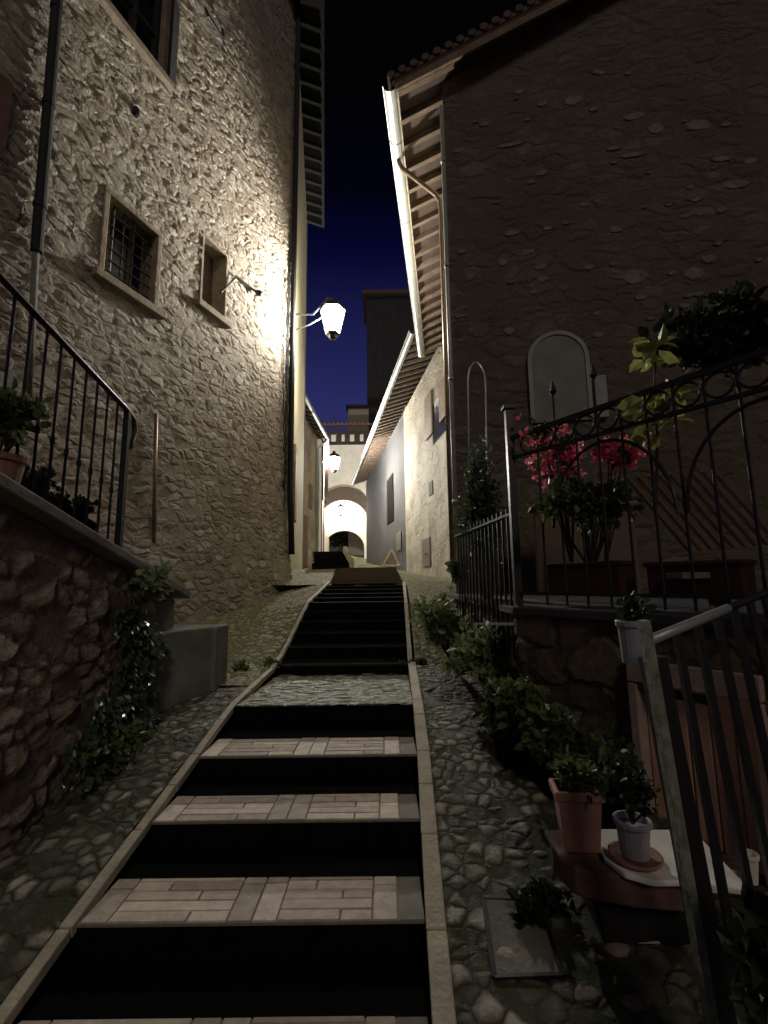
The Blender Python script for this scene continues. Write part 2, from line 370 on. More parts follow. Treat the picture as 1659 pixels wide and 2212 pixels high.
for y, xo in ((.4, 3.2), (1.2, 3.2), (2.2, 3.0), (2.8, 2.6), (3.5, 1.5), (4.6, 1.15), (5.4, 1.1)):
    rows.append((y, [(xr(y)+.085, zk(y)-.005), (min(xo, xr(y)+.9), zk(y)-.03), (xo, zk(y)-.10)]))
sheet('cobbled_path', M['cobble'], rows, 100, .025)
rows = []
for y in (5.4, 6.4, 7.2, 8.4, 10., 13., 16.3): rows.append((y, [(xr(min(y, 9.5))+.085, zk(min(y, 9.5))-.005 + max(0, y-9.5)*.01), (1.15 if y < 8 else 2.3, (zk(min(y, 9.5)) if y < 7.5 else max(zk(min(y, 9.5)), -.2))-.03)]))
sheet('mossy_path', M['cobble_moss'], rows, 40, .05)
# landing of setts
rows = [(y, [(xl(y)+.0, zk(min(y, 3.95))-.002 if y < 4 else -1.0-(y-3.95)*.02), (xr(y), zk(min(y, 3.95))-.002 if y < 4 else -1.0-(y-3.95)*.02)]) for y in (3.955, 4.6, 5.37)]
sheet('landing', M['landing'], rows, 60, .03)
# kerbs as runs of stones
def kerb_run(f, w, ys, name='kerb'):
    mb = MB(); y = ys[0]
    while y < ys[1]-.05:
        L = .30+.22*RNG.random(); y2 = min(y+L, ys[1])
        a = V(f(y), y+.004, zk(y)-.018+.004*RNG.random()); b = V(f(y2), y2-.004, zk(y2)-.018+.004*RNG.random())
        mb.bar(a, b, w*(1+.1*RNG.random()), .05); y = y2
    for ya, yb in zip(np.arange(ys[0], ys[1]-.3, .3), np.arange(ys[0]+.3, ys[1], .3)): mb.bar((f(ya), ya, zk(ya)-.19), (f(yb), yb, zk(yb)-.19), w*.9, .28, mi=1)
    return tag(mb.build(name, [M['kerb'], M['shade_and_black']], None, bevel=.006), kind='structure')
kerb_run(lambda y: xl(y)-.028, .052, (.5, 9.5)); kerb_run(lambda y: xr(y)+.045, .078, (.5, 5.4)); kerb_run(lambda y: xr(y)+.03, .05, (5.4, 9.3))
# lower steps: brick tread fronts, near-black rear strips and risers with their shadow painted in
fr = [(.48, -1.785), (1.04, -1.655), (1.60, -1.527), (2.16, -1.397), (2.72, -1.27), (3.29, -1.14), (3.95, -.999)]
mb = MB()
for i, (y, z) in enumerate(fr):
    yb = fr[i+1][0] if i+1 < len(fr) else y+.1
    a, b = xl(y), xr(y)
    mb.box((a, y+.004, z-.30), (b, yb+.01 if i+1 < len(fr) else y+.06, z-.012), 3)         # near-black body, shadow put into the colour
    if i+1 == len(fr):
        mb.box((a, y-.002, z-.11), (b, y+.05, z), 3); continue
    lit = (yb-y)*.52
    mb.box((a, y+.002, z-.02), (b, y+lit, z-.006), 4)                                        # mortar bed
    def brick(x0, x1, y0, y1):
        x0 += .004; x1 -= .004; y0 += .003; y1 -= .003
        if y1-y0 < .012: return
        mb.box((x0, y0, z-.018), (x1, y1, z+.003*RNG.random()), int(RNG.integers(3)))
    def panel(x0, x1):
        r = 0; yy = y
        while yy < y+lit-.02:
            y2 = min(yy+.066, y+lit); sp = x0+(x1-x0)*(.5+.16*(-1)**r)*(1 if r % 3 else 1.0)
            if r % 3 == 1: brick(x0, x1, yy, y2)
            else: brick(x0, sp, yy, y2); brick(sp, x1, yy, y2)
            yy = y2; r += 1
    def cross(x0, x1):
        m_ = y+lit*(.55+.3*RNG.random()); brick(x0, x1, y, m_); brick(x0, x1, m_, y+lit)
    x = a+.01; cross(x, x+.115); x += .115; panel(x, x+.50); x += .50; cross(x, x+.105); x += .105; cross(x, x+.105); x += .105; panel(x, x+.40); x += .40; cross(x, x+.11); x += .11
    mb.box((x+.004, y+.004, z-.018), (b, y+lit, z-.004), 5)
tag(mb.build('steps', [M['brick1'], M['brick2'], M['brick3'], M['shade_and_black'], M['joint'], M['concrete']], None, bevel=.003), kind='structure')
# upper flight
mb = MB()
uf = [(5.37, -.918), (5.85, -.785), (6.19, -.665), (6.53, -.548), (6.87, -.432), (7.2, -.317), (7.6, -.262), (8.0, -.207), (8.45, -.146), (8.9, -.085)]
for i, (y, z) in enumerate(uf):
    yb = uf[i+1][0] if i+1 < len(uf) else 9.3
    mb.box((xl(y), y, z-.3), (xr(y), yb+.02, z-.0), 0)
    if i < 2: mb.box((xl(y)+.01, y-.008, z-.018), (xr(y)-.01, y+.02, z+.004), 1)
mb.box((-1.62, 5.33, -1.12), (xl(5.4)-.08, 5.41, -.925), 0)
mb.box((xr(5.4)+.09, 5.33, -1.12), (.86, 5.41, -.925), 0)
tag(mb.build('steps', [M['shade_and_black'], M['brownbrick']], None, bevel=.004), kind='structure')
# brown brick ramp and what lies beyond
def zc(y): return float(np.interp(y, [7.2, 9.5, 12, 17, 24, 44, 60], [-.317, .0, .36, .45, .9, 2.7, 3.6]))
rows = [(y, [(xl(min(y, 9.5))+.0-(max(0, y-9.5)*.06), zc(y)-.01), (xr(min(y, 9.5))-(max(0, y-9.5)*.03), zc(y)-.01)]) for y in (9.25, 9.5, 10.8, 12.0)]
sheet('brick_ramp', M['brownbrick'], rows, 30, .08)
rows = [(9.45, [(-2.4, -.02), (0, -.05), (2.4, -.1)]), (12.0, [(-3, .36), (-.4, .34), (2.4, -.02)]), (17, [(-4.5, .42), (-.5, .38), (2.6, .0)]), (24.5, [(-6, .9), (-1.5, .7), (1.8, .45)]), (44, [(-8, 2.7), (-4, 2.5), (-1, 1.5)]), (70, [(-14, 4), (-4, 4), (3, 4)])]
sheet('alley_ground', M['cobble_moss'], rows, 24, .5, zoff=-.03)
# dark second flight with pale kerbs
mb = MB()
for i in range(6):
    y = 12.0+i*.42; z = .40+.085*(i+1); c = -1.42-.07*i
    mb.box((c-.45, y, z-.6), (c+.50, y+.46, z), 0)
    mb.box((c-.56, y, z-.6), (c-.46, y+.44, z+.05), 1); mb.box((c+.51, y, z-.6), (c+.62, y+.44, z+.05+.02*i), 1)
tag(mb.build('steps', [M['shade_and_black'], M['kerb']], None, bevel=.004), kind='structure')
# base sheet far below everything
mb = MB(); mb.box((-300, -300, -3.2), (300, 300, -3.0)); tag(mb.build('ground', M['terrace_wall'], None), kind='structure')

# ================================================================ LEFT TALL STONE HOUSE
LP = V(CL[0], CL[1], 0)
def LW(u, v):
    p = onplane(u, v, LP, LN); return float(np.dot(p-LP, LD)), float(p[2])
def LWp(s, z, o=0): return V(LP[0]+LD[0]*s+LN[0]*o, LP[1]+LD[1]*s+LN[1]*o, z)
lh = thing('stone_house', LWp(2, -.8, -1), 'tall rubble stone house on the left with grilled window and lantern on its corner', 'house')
w1a = LW(235, 440); w1b = LW(329, 662); w2a = LW(440, 515); w2b = LW(481, 690); w3b = LW(346, 160); w3a = LW(250, 10)
h1 = (w1b[0], w1a[0], LW(280, 632)[1], LW(280, 458)[1]); h2 = (w2b[0], w2a[0], LW(460, 675)[1], LW(460, 528)[1])
h3 = (w3b[0], w3b[0]+.95, w3b[1], w3b[1]+1.6)
batter = lambda s, z: LN*max(0., (1.2-z))*.12
grid('wall', M['left_wall'], LP, LD, -1.6, 15.2, 9.2, .033, [h1, h2, h3], LN, push=batter, parent=lh)
def opening(h, parent, depth, frame_m, fw=.13, sill=True):
    s0, s1, z0, z1 = h; mb = MB()
    for sa, sb in ((s0-fw, s0), (s1, s1+fw)): mb.obox((LWp((sa+sb)/2, (z0+z1)/2, .012-depth/2)), LD*(sb-sa)/2, LN*(depth/2+.02), V(0, 0, (z1-z0)/2))
    mb.obox(LWp((s0+s1)/2, z1+fw/2, .009-depth/2), LD*((s1-s0)/2+fw), LN*(depth/2+.02), V(0, 0, fw/2))
    f = mb.build('window_frame', frame_m, parent, bevel=.015)
    if sill:
        mb = MB(); mb.obox(LWp((s0+s1)/2, z0-.06, .04-depth/2), LD*((s1-s0)/2+fw+.08), LN*(depth/2+.07), V(0, 0, .06)); mb.build('sill', M['stone_trim'], parent, bevel=.012)
    return f
def winthing(h, depth): 
    mb = MB(); mb.obox(LWp((h[0]+h[1])/2, (h[2]+h[3])/2, -depth), LD*(h[1]-h[0])/2, LN*.02, V(0, 0, (h[3]-h[2])/2)); return mb.build('window', M['glass_d'], lh)
wn1 = winthing(h1, .34); opening(h1, wn1, .34, M['stone_trim'], .09)
mb = MB(); s0, s1, z0, z1 = h1
for i in range(1, 5): s = s0+(s1-s0)*i/5; mb.bar(LWp(s, z0, -.10), LWp(s, z1, -.10), .022, .022)
for i in range(1, 7): z = z0+(z1-z0)*i/7; mb.bar(LWp(s0, z, -.085), LWp(s1, z, -.085), .022, .012)
mb.build('grille', M['iron'], wn1)
mb = MB()
for a in (.25, .75): 
    s = s0+(s1-s0)*a; mb.bar(LWp(s, z0, -.30), LWp(s, z1, -.30), .10, .03)
mb.build('sash', M['wood'], wn1)
wn2 = winthing(h2, .30); opening(h2, wn2, .30, M['stone_trim'], .06); wn2.data.materials[0] = M['rafter']
wn3 = winthing(h3, .22); opening(h3, wn3, .25, M['stone_trim'], .12)
mb = MB(); s0, s1, z0, z1 = h3
for s in (s0+.05, (s0+s1)/2, s1-.05): mb.bar(LWp(s, z0, -.10), LWp(s, z1, -.10), .09, .07)
mb.bar(LWp(s0, z0+.06, -.10), LWp(s1, z0+.06, -.10), .07, .12); mb.bar(LWp(s0, z0+.7, -.10), LWp(s1, z0+.7, -.10), .06, .06)
mb.bar(LWp(s0-.16, z0-.02, .07), LWp(s0-.16, z1, .07), .05, .2); mb.build('shutter', M['rafter_d'], wn3)
# shutter at the picture's left edge
pA = LW(-30, 180); pB = LW(8, 285); mb = MB(); mb.obox(LWp((pA[0]+pB[0])/2, (pA[1]+pB[1])/2-.1, .06), LD*abs(pA[0]-pB[0])/2, LN*.02, V(0, 0, .5)); mb.build('shutter', M['red_plank'], lh, bevel=.01)
# pipes on the wall
t0 = LW(118, -60); t1 = LW(66, 548); mb = MB(); mb.tube([LWp(t0[0], t0[1], .10), LWp(t1[0], t1[1], .10)], .062, 12); 
for fz in (.15, .5, .85): p = LWp(t0[0]*(1-fz)+t1[0]*fz, t0[1]*(1-fz)+t1[1]*fz, .10); mb.tube([p-V(0, 0, .03), p+V(0, 0, .03)], .072, 12)
mb.build('downpipe', M['darkpipe'], lh, smooth=False)
t2 = LW(50, 860); mb = MB(); mb.tube([LWp(t1[0], t1[1]+.02, .09), LWp(t2[0], t2[1], .09)], .036, 12); mb.build('drain_pipe', M['concrete'], lh, smooth=True)
t0 = LW(330, 895); t1 = LW(324, 1172); mb = MB(); mb.tube([LWp(t0[0], t0[1], .07), LWp(t1[0], t1[1], .07)], .028, 8); mb.build('conduit', M['copper'], lh, smooth=True)
t0 = LW(608, -60); mb = MB(); mb.tube([LWp(.10, 15, .10), LWp(.10, 6.2, .10), LWp(.08, 2., .10), LWp(.06, .6, .16)], .065, 12); mb.build('downpipe', M['darkpipe'], lh, smooth=True)
# cables
mb = MB(); 
for k in range(4):
    z = 7.2; pts = []
    while z > 1.9-.4*k*(k < 2): pts.append(LWp(.24+.03*k+.035*RNG.normal(), z, .07+.02*RNG.random())); z -= .16+.1*RNG.random()
    mb.tube(pts, .009+.003*(k % 2), 5)
a = LW(548, 636); 
for q in ((575, 640), (570, 625)): b = LW(*q); c = LW(600, 660); mb.tube([LWp(a[0], a[1], .12), LWp(b[0], b[1]-.03, .09), LWp(.3, c[1], .08)], .009, 5)
a2 = LW(455, 610); mb.tube([LWp(a[0], a[1], .1), LWp((a[0]+a2[0])/2, a[1]-.02, .06), LWp(a2[0]-.2, a2[1]-.1, .06)], .02, 6)
mb.build('cable', M['darkpipe'], lh)
mb = MB(); mb.lathe(LWp(a[0], a[1]-.06, .13), [(.03, 0), (.07, .02), (.07, .09), (.03, .11)], 12); mb.build('junction_box', M['iron'], lh, smooth=True)
hq = LW(292, 243); mb = MB(); mb.obox(LWp(hq[0], hq[1], .0), LD*.045, LN*.06, V(0, 0, .08)); mb.build('vent', M['iron'], lh, bevel=.03)
hq = LW(440, 22); hr = LW(475, 40); mb = MB(); mb.tube([LWp(hq[0], hq[1], .05), LWp(hq[0]-.02, hq[1]-.16, .1), LWp(hr[0]+.03, hq[1]-.16, .12), LWp(hr[0], hr[1]-.3, .08)], .03, 8); mb.build('hook', M['iron'], lh)
# alley facade of the same house
AD = nrm(V(-.13, 1, 0)); AN = nrm(V(1, .13, 0)); ALEN = 7.2
def AF(s, z, o=0): return V(LP[0]+AD[0]*s+AN[0]*o, LP[1]+AD[1]*s+AN[1]*o, z)
grid('side_wall', M['plaster_y'], LP, AD, -.6, 15.2, ALEN, .2, [], AN, parent=lh)
mb = MB(); c = AF(ALEN, 0); d2 = V(-1, 0, 0); mb.box((c[0]-7, c[1]-.02, -.5), (c[0]-.01, c[1]+.3, 15.2)); mb.build('back_wall', M['plaster_d'], lh)
rd = 14.75
mb = MB(); mb.obox(AF(ALEN/2-.3, rd+.30, .10), AD*(ALEN/2+.5), AN*.62+V(0, 0, -.16), V(0, 0, .03)); 
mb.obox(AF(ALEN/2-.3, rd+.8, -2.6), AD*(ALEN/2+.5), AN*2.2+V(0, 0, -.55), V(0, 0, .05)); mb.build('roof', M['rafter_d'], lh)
for i in range(15):
    mb = MB(); s = .15+i*.5; mb.bar(AF(s, rd+.26, -.1), AF(s, rd+.06, .62), .11, .13); mb.build('rafter', M['rafter_d'], lh, bevel=.008)
# oval sign on corner
mb = MB(); p = G(622, 752, 10.15); mb.lathe((0, 0, 0), [(.0, 0), (1, 0), (1, .1), (.0, .1)], 20)
mb.v = [tuple(AF(.45, 0, .03)+V(0, 0, p[2])+AD*.17*v[0]+V(0, 0, .24*v[1])+AN*.3*v[2]) for v in mb.v]; mb.build('sign_plate', M['white'], lh)
mb = MB(); mb.obox(AF(1.9, 2.6, .03), AD*.35, AN*.03, V(0, 0, 1.0)); mb.build('shutter', M['wood'], lh)

# ================================================================ LANTERNS
def lantern(c, wall, power, label, scale=1.0, hanging=False, gcol=(1, .95, .86)):
    c = np.asarray(c, float); k = scale
    t = thing('street_lantern', c, label, 'lantern', 'iron street lanterns lighting the alley')
    P = lambda r, z: (r*k, z*k)
    mb = MB(); mb.lathe(c, [P(.20, .20), P(.235, .20), P(.235, .225), P(.17, .33), P(.07, .36), P(.05, .42), P(.015, .47)], 6); mb.build('cap', M['iron'], t)
    mb = MB(); b = len(mb.v)
    for r, z in (P(.125, -.27), P(.235, .19)):
        for j in range(6): a = math.pi/3*j; mb.v.append((c[0]+r*math.cos(a), c[1]+r*math.sin(a), c[2]+z))
    for j in range(6): mb.f.append((j, (j+1) % 6, 6+(j+1) % 6, 6+j)); mb.m.append(0)
    mb.build('glass', M['pane'], t)
    mb = MB()
    for j in range(6):
        a = math.pi/3*j; q = V(math.cos(a), math.sin(a), 0); mb.bar(c+q*.128*k+V(0, 0, -.27*k), c+q*.24*k+V(0, 0, .20*k), .014*k)
    mb.lathe(c, [P(.03, -.38), P(.07, -.36), P(.09, -.32), P(.14, -.285), P(.14, -.27)], 6)
    mb.build('frame', M['iron'], t)
    mb = MB(); mb.lathe(c, [P(.01, -.06), P(.035, -.04), P(.05, 0), P(.035, .04), P(.02, .13)], 10); 
    bo = mb.build('bulb', M['bulb'], t, smooth=True); bo.visible_shadow = True
    if wall is not None:
        wl = np.asarray(wall, float); mb = MB()
        top = c+V(0, 0, .05*k); 
        mb.tube([wl+V(0, 0, .12), (wl+top)/2+V(0, 0, .10), top+V(0, 0, .40*k)+(wl-top)*.12, c+V(0, 0, .45*k)], .018*k, 6)
        mb.tube([wl+V(0, 0, -.30), wl*.6+top*.4+V(0, 0, -.16), wl*.28+top*.72+V(0, 0, .02)], .015*k, 6)
        mb.bar(wl+V(0, 0, -.4), wl+V(0, 0, .2), .05); mb.build('bracket', M['iron'], t)
    ld = bpy.data.lights.new('lantern_light', 'POINT'); ld.energy = power; ld.color = gcol; ld.shadow_soft_size = .09*k
    lo = bpy.data.objects.new('lantern_light', ld); COL.objects.link(lo); lo.parent = t; lo.location = (0, 0, -.20*k)
    return t
lantern(G(719, 692, 10.25), LWp(.0, G(625, 690, 10.25)[2], .05), LAMP1, 'large glowing iron lantern on the corner of the tall stone house on the left', 1.28)
lantern(G(722, 1000, 28.5), G(703, 1000, 28.5), LAMP2, 'smaller glowing lantern further up the alley in front of the archway', 1.7)
lantern(G(736, 1103, 46.8), None, LAMP3, 'glowing lantern hanging under the vault of the far archway', 1.6)

# ================================================================ RIGHT HOUSE (gable to camera)
ga, gb = G(845, 178, 6.7), G(912, 765, 16.3); gz = (ga[2]+gb[2])/2
GD = nrm(V(gb[0]-ga[0], gb[1]-ga[1], 0)); GN = V(-GD[1], GD[0], 0)         # GN points to the alley
RC = G(969, 600, 7.1); RC = V(RC[0], RC[1], 0)
ovh = float(np.dot(V(ga[0], ga[1], 0)-RC, GN))
r1 = thing('gabled_house', RC+V(2.5, 0, -.5), 'dark stone gabled house on the right with arched panel and long zinc gutter', 'house')
WD = nrm(V(1, -.17, 0)); WN = V(-.17, -1, 0); WN = nrm(WN)
SL = .42; zt = lambda s: gz+.10+SL*(ovh+s)
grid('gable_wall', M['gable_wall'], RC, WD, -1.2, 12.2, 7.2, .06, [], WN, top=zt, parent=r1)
RL = 9.3
def RF(s, z, o=0): return V(RC[0]+GD[0]*s+GN[0]*o, RC[1]+GD[1]*s+GN[1]*o, z)
grid('side_wall', M['plaster'], RC, GD, -1.2, gz+.1+SL*ovh, RL, .25, [], GN, parent=r1)
# roof slab with verge towards camera
vg = -.42
mb = MB(); up = V(-GN[0], -GN[1], SL)       # up-slope direction per metre
a0 = RF(vg, gz+.10, ovh-.04); b0 = RF(RL, gz+.10, ovh-.04)
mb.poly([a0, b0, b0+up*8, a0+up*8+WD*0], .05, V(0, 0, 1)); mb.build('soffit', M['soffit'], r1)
mb = MB(); a1 = a0+V(0, 0, .055)+GN*.05; b1 = b0+V(0, 0, .055)+GN*.05; mb.poly([a1, b1, b1+up*8.1, a1+up*8.1], .09, V(0, 0, 1))
for i in range(40):     # tile ends on the verge
    p = a1+up*(i*.2)+V(0, 0, .09); mb.tube([p-GD*.03, p+GD*.5], .07, 8)
mb.build('roof', M['tile'], r1)
mb = MB(); mb.bar(a0+V(0, 0, -.05)+GD*.03, a0+up*8+V(0, 0, -.05)+GD*.03, .05, .18); mb.build('verge_board', M['wood'], r1)
for i in range(19):
    s = -.30+i*.52; mb = MB(); q = RF(s, gz+.035, ovh-.05); mb.bar(q, q+up*1.0, .10, .12); mb.build('rafter', M['rafter'], r1, bevel=.006)
mb = MB(); mb.bar(RF(-.4, gz+.02, ovh-.09), RF(RL, gz+.02, ovh-.09), .03, .07); mb.build('fascia', M['stone_trim'], r1)
def gutter(p, q, out, r, name, parent, mat='gutter', clips=True):
    mb = MB(); n = 10; p = np.asarray(p); q = np.asarray(q); out = nrm(out)
    vs = []
    for R_ in (r, r-.008):
        for e_ in (p, q):
            for j in range(n+1): a = math.pi*(j/n)*1.05-.05; vs.append(e_+out*R_*math.cos(a)-V(0, 0, R_*math.sin(a)))
    m_ = n+1; fs = []
    for j in range(n): fs += [(j, j+1, m_+j+1, m_+j), (2*m_+j+1, 2*m_+j, 3*m_+j, 3*m_+j+1), (j+1, j, 2*m_+j, 2*m_+j+1), (m_+j, m_+j+1, 3*m_+j+1, 3*m_+j)]
    fs += [(0, m_, 3*m_, 2*m_), (n, 2*m_+n, 3*m_+n, m_+n)]
    mb.add(vs, fs); mb.tube([p+out*r, q+out*r], .011, 6)
    L = np.linalg.norm(q-p); d = (q-p)/L
    for k in range(int(L/2)):
        c = p+d*(1+2*k)
        mb.tube([c+out*(r+.004)*math.cos(a)-V(0, 0, (r+.004)*math.sin(a)) for a in np.linspace(0, math.pi, 9)], .008, 5)
    return mb.build(name, M[mat], parent, smooth=False)
gutter(RF(-.42, gz+.06, ovh+.03), RF(RL, gz+.06, ovh+.03), GN, .125, 'gutter', r1)
zn = G(948, 415, 7.9)[2]
mb = MB(); mb.tube([RF(.9, gz-.02, ovh+.03), RF(.92, gz-.10, ovh+.02), RF(.95, gz-.22, ovh-.04), RF(1.0, zn+.15, .17), RF(1.0, zn-.02, .09), RF(1.0, zn-.3, .08), RF(1.0, 4.6, .08), RF(1.0, .2, .08)], .045, 12); mb.build('downpipe', M['copper'], r1, smooth=True)
mb = MB(); e_ = -V(GD[0], GD[1], 0)*.05; mb.tube([RC+GN*.02+e_+V(0, 0, 8.3), RC+GN*.02+e_+V(0, 0, -.9)], .035, 10)
for z in (1.2, 3.2, 5.2, 7.2): mb.tube([RC+GN*.02+e_+V(0, 0, z-.03), RC+GN*.02+e_+V(0, 0, z+.03)], .045, 10)
mb.build('corner_pipe', M['gutter'], r1, smooth=True)
def RW(u, v):
    p = onplane(u, v, RC, WN); return float(np.dot(p-RC, WD)), float(p[2])
def RWp(s, z, o=0): return V(RC[0]+WD[0]*s+WN[0]*o, RC[1]+WD[1]*s+WN[1]*o, z)
def pale(u, v, a, b):
    mb = MB(); c = RW(u, v); n_ = 7; a *= 7/1000; b *= 7/1000; ph = RNG.random()*6
    ring = [(c[0]+a*math.cos(2*math.pi*j/n_+ph)*(.8+.35*RNG.random()), c[1]+b*math.sin(2*math.pi*j/n_+ph)*(.8+.35*RNG.random())) for j in range(n_)]
    mb.add([RWp(x, z, -.005) for x, z in ring]+[RWp(c[0]+(x-c[0])*.8, c[1]+(z-c[1])*.8, .024) for x, z in ring], [tuple(range(n_, 2*n_))]+[(j, (j+1) % n_, n_+(j+1) % n_, n_+j) for j in range(n_)]); mb.build('facing_stone', M['pale_stone'], r1)
for q in ((1237, 218, 26, 17), (1370, 600, 32, 20), (1508, 273, 36, 17), (1415, 280, 18, 18), (1370, 254, 28, 12), (1100, 315, 42, 6), (1365, 337, 36, 7), (1295, 436, 14, 8), (1262, 443, 14, 9), (1105, 505, 26, 9), (1132, 546, 26, 11), (1170, 375, 20, 10), (1500, 592, 26, 16), (1530, 560, 20, 12), (1100, 716, 16, 13), (1325, 322, 20, 6), (1085, 568, 14, 10), (1560, 345, 30, 8), (1590, 400, 36, 12), (1620, 350, 20, 10), (1300, 160, 12, 6), (1620, 620, 14, 12), (1600, 690, 16, 10)): pale(*q)
for _ in range(60): u = 985+660*RNG.random(); v = 150+600*RNG.random()+(1659-u)*.0; k_ = 4+9*RNG.random(); (v > 230-.3*(u-985)) and pale(u, v, k_*1.3, k_*.7)
# arched panel
aL = RW(1147, 850)[0]; aR = RW(1272, 850)[0]; aT = RW(1210, 722)[1]; aB = RW(1210, 912)[1]; rr = (aR-aL)/2; cx = (aL+aR)/2
arc = [(cx+rr*math.cos(a), aT-rr+rr*math.sin(a)) for a in np.linspace(0, math.pi, 17)]
mb = MB(); mb.poly([RWp(s, z, .03) for s, z in [(aL, aB)]+[(aR, aB)]+arc], .02, WN); ap = mb.build('arched_panel', M['niche'], r1)
mb = MB(); rim = [(aR, aB)]+arc+[(aL, aB)]
for p, q in zip(rim[:-1], rim[1:]): mb.bar(RWp(*p, .045), RWp(*q, .045), .06, .05, up=WN)
mb.build('rim', M['niche_rim'], ap)
q0 = RW(1279, 818); q1 = RW(1312, 905); mb = MB(); mb.obox(RWp((q0[0]+q1[0])/2, (q0[1]+q1[1])/2, .06), WD*(q1[0]-q0[0])/2, WN*.05, V(0, 0, (q0[1]-q1[1])/2)); mb.build('meter_box', M['niche_rim'], r1, bevel=.01)

# ================================================================ HOUSES UP THE ALLEY, RIGHT
hg0, hg1 = G(893, 722, 16.3), G(770, 1045, 43.7); hz = hg0[2]
w0, w1 = G(971, 900, 16.35), G(791, 1100, 43.7); HD = nrm(V(w1[0]-w0[0], w1[1]-w0[1], 0)); HN = V(-HD[1], HD[0], 0)
W0 = V(w0[0], w0[1], 0); HL = float(np.dot(V(w1[0], w1[1], 0)-W0, HD)); SPL = 8.6
def RH(s, z, o=0): return V(W0[0]+HD[0]*s+HN[0]*o, W0[1]+HD[1]*s+HN[1]*o, z)
def RHs(u, v):
    p = onplane(u, v, W0, HN); return float(np.dot(p-W0, HD)), float(p[2])
ho = float(np.dot(V(hg0[0], hg0[1], 0)-W0, HN)); ho = min(ho, 1.3)
def right_house(s0, s1, wallm, label, base):
    t = thing('alley_house', RH((s0+s1)/2, base, -1), label, 'house')
    grid('wall', wallm, RH(s0, 0), HD, base-1, hz+.4, s1-s0, .25, [], HN, parent=t, uvo=(s0, 0))
    up2 = -HN*1.0+V(0, 0, .35); a = RH(s0-.1 if s0 == 0 else s0, hz+.12, ho-.05); b = RH(s1, hz+.12, ho-.05)
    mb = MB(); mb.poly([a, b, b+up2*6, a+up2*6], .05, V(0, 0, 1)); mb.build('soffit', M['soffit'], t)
    mb = MB(); a = a+V(0, 0, .055); b = b+V(0, 0, .055); mb.poly([a, b, b+up2*6, a+up2*6], .1, V(0, 0, 1)); mb.build('roof', M['tile'], t)
    s = s0+.2
    while s < s1-.1:
        mb = MB(); q = RH(s, hz+.04, ho-.08); mb.bar(q, q+up2*(ho+.15), .13, .15); mb.build('rafter', M['rafter'], t); s += .62
    gutter(RH(s0, hz+.06, ho+.05), RH(s1, hz+.06, ho+.05), HN, .14, 'gutter', t)
    mb = MB(); c = RH(s0, 0); mb.obox(RH(s0+.1, (hz+base)/2, -2.6), HN*2.5, HD*.1, V(0, 0, (hz-base)/2+.5)); 
    mb.obox(RH(s1-.1, (hz+base)/2, -2.6), HN*2.5, HD*.1, V(0, 0, (hz-base)/2+.5)); mb.build('end_wall', M['plaster_d'], t)
    return t
ra = right_house(0, SPL, M['plaster'], 'pale plastered house beyond the gabled house with brown shutters and long eave', -.2)
rb = right_house(SPL, HL, M['far_grey'], 'plastered house at the far right end of the alley beside the arch, darkened as unlit', .4)  # wall colour carries the unlit darkness of this stretch
def rwin(u0, v0, u1, v1, o, m, name, par, th=.03):
    s0, z0 = RHs(u0, v1); s1, z1 = RHs(u1, v0); z1 = RHs((u0+u1)/2, v0)[1]; z0 = RHs((u0+u1)/2, v1)[1]; s0, s1 = sorted((s0, s1))
    mb = MB(); mb.obox(RH((s0+s1)/2, (z0+z1)/2, o), HD*(s1-s0)/2, HN*th, V(0, 0, (z1-z0)/2)); return mb.build(name, M[m], par, bevel=.01)
wv = rwin(936, 855, 962, 948, .01, 'glass_d', 'window', ra, .012)
rwin(923, 850, 935, 945, .06, 'wood', 'shutter', wv); rwin(953, 815, 968, 905, .06, 'wood', 'shutter', wv)
d_ = rwin(915, 1163, 930, 1224, .02, 'red_plank', 'door', ra); rwin(922, 1195, 924, 1198, .07, 'iron', 'handle', d_)
rwin(928, 1040, 935, 1070, .02, 'plaster_d', 'vent', ra, .02)
rwin(838, 1030, 850, 1130, .03, 'shade_and_black', 'window', rb, .03); rwin(858, 1150, 868, 1190, .03, 'glass_d', 'window', rb, .03)
# ================================================================ HOUSES UP THE ALLEY, LEFT
l0, l1 = G(644, 837, 17.5), G(706, 950, 24.4); lz2 = (l0[2]+l1[2])/2; l1[2] = l0[2] = lz2
TD = nrm(V(l1[0]-l0[0], l1[1]-l0[1], 0)); TN = V(TD[1], -TD[0], 0)
T0 = V(l0[0], l0[1], 0)-TN*.55; TL = 7.0
def TF(s, z, o=0): return V(T0[0]+TD[0]*s+TN[0]*o, T0[1]+TD[1]*s+TN[1]*o, z)
t = thing('alley_house', TF(3.5, .4, -1), 'lower plastered house behind the tall left house with white gutter and dark doors', 'house')
grid('wall', M['plaster'], T0, TD, 0, lz2+.3, TL, .25, [], TN, parent=t)
up3 = -TN+V(0, 0, .4); a = TF(-.2, lz2+.1, .5); b = TF(TL, lz2+.1, .5)
mb = MB(); mb.poly([a, b, b+up3*5, a+up3*5], .06, V(0, 0, 1)); mb.build('roof', M['tile'], t)
for i in range(12): mb = MB(); q = TF(.1+i*.6, lz2+.03, .48); mb.bar(q, q+up3*.7, .1, .13); mb.build('rafter', M['rafter'], t)
gutter(TF(-.3, lz2+.05, .58), TF(TL, lz2+.05, .58), TN, .10, 'gutter', t)
mb = MB(); mb.obox(TF(TL-.1, 4, -2.6), TN*2.5, TD*.1, V(0, 0, 4)); mb.build('end_wall', M['plaster_d'], t)
mb = MB(); mb.tube([TF(TL-.2, lz2-.02, .55), TF(TL-.2, lz2-.5, .12), TF(TL-.2, .8, .1)], .07, 8); mb.build('downpipe', M['gutter'], t, smooth=True)
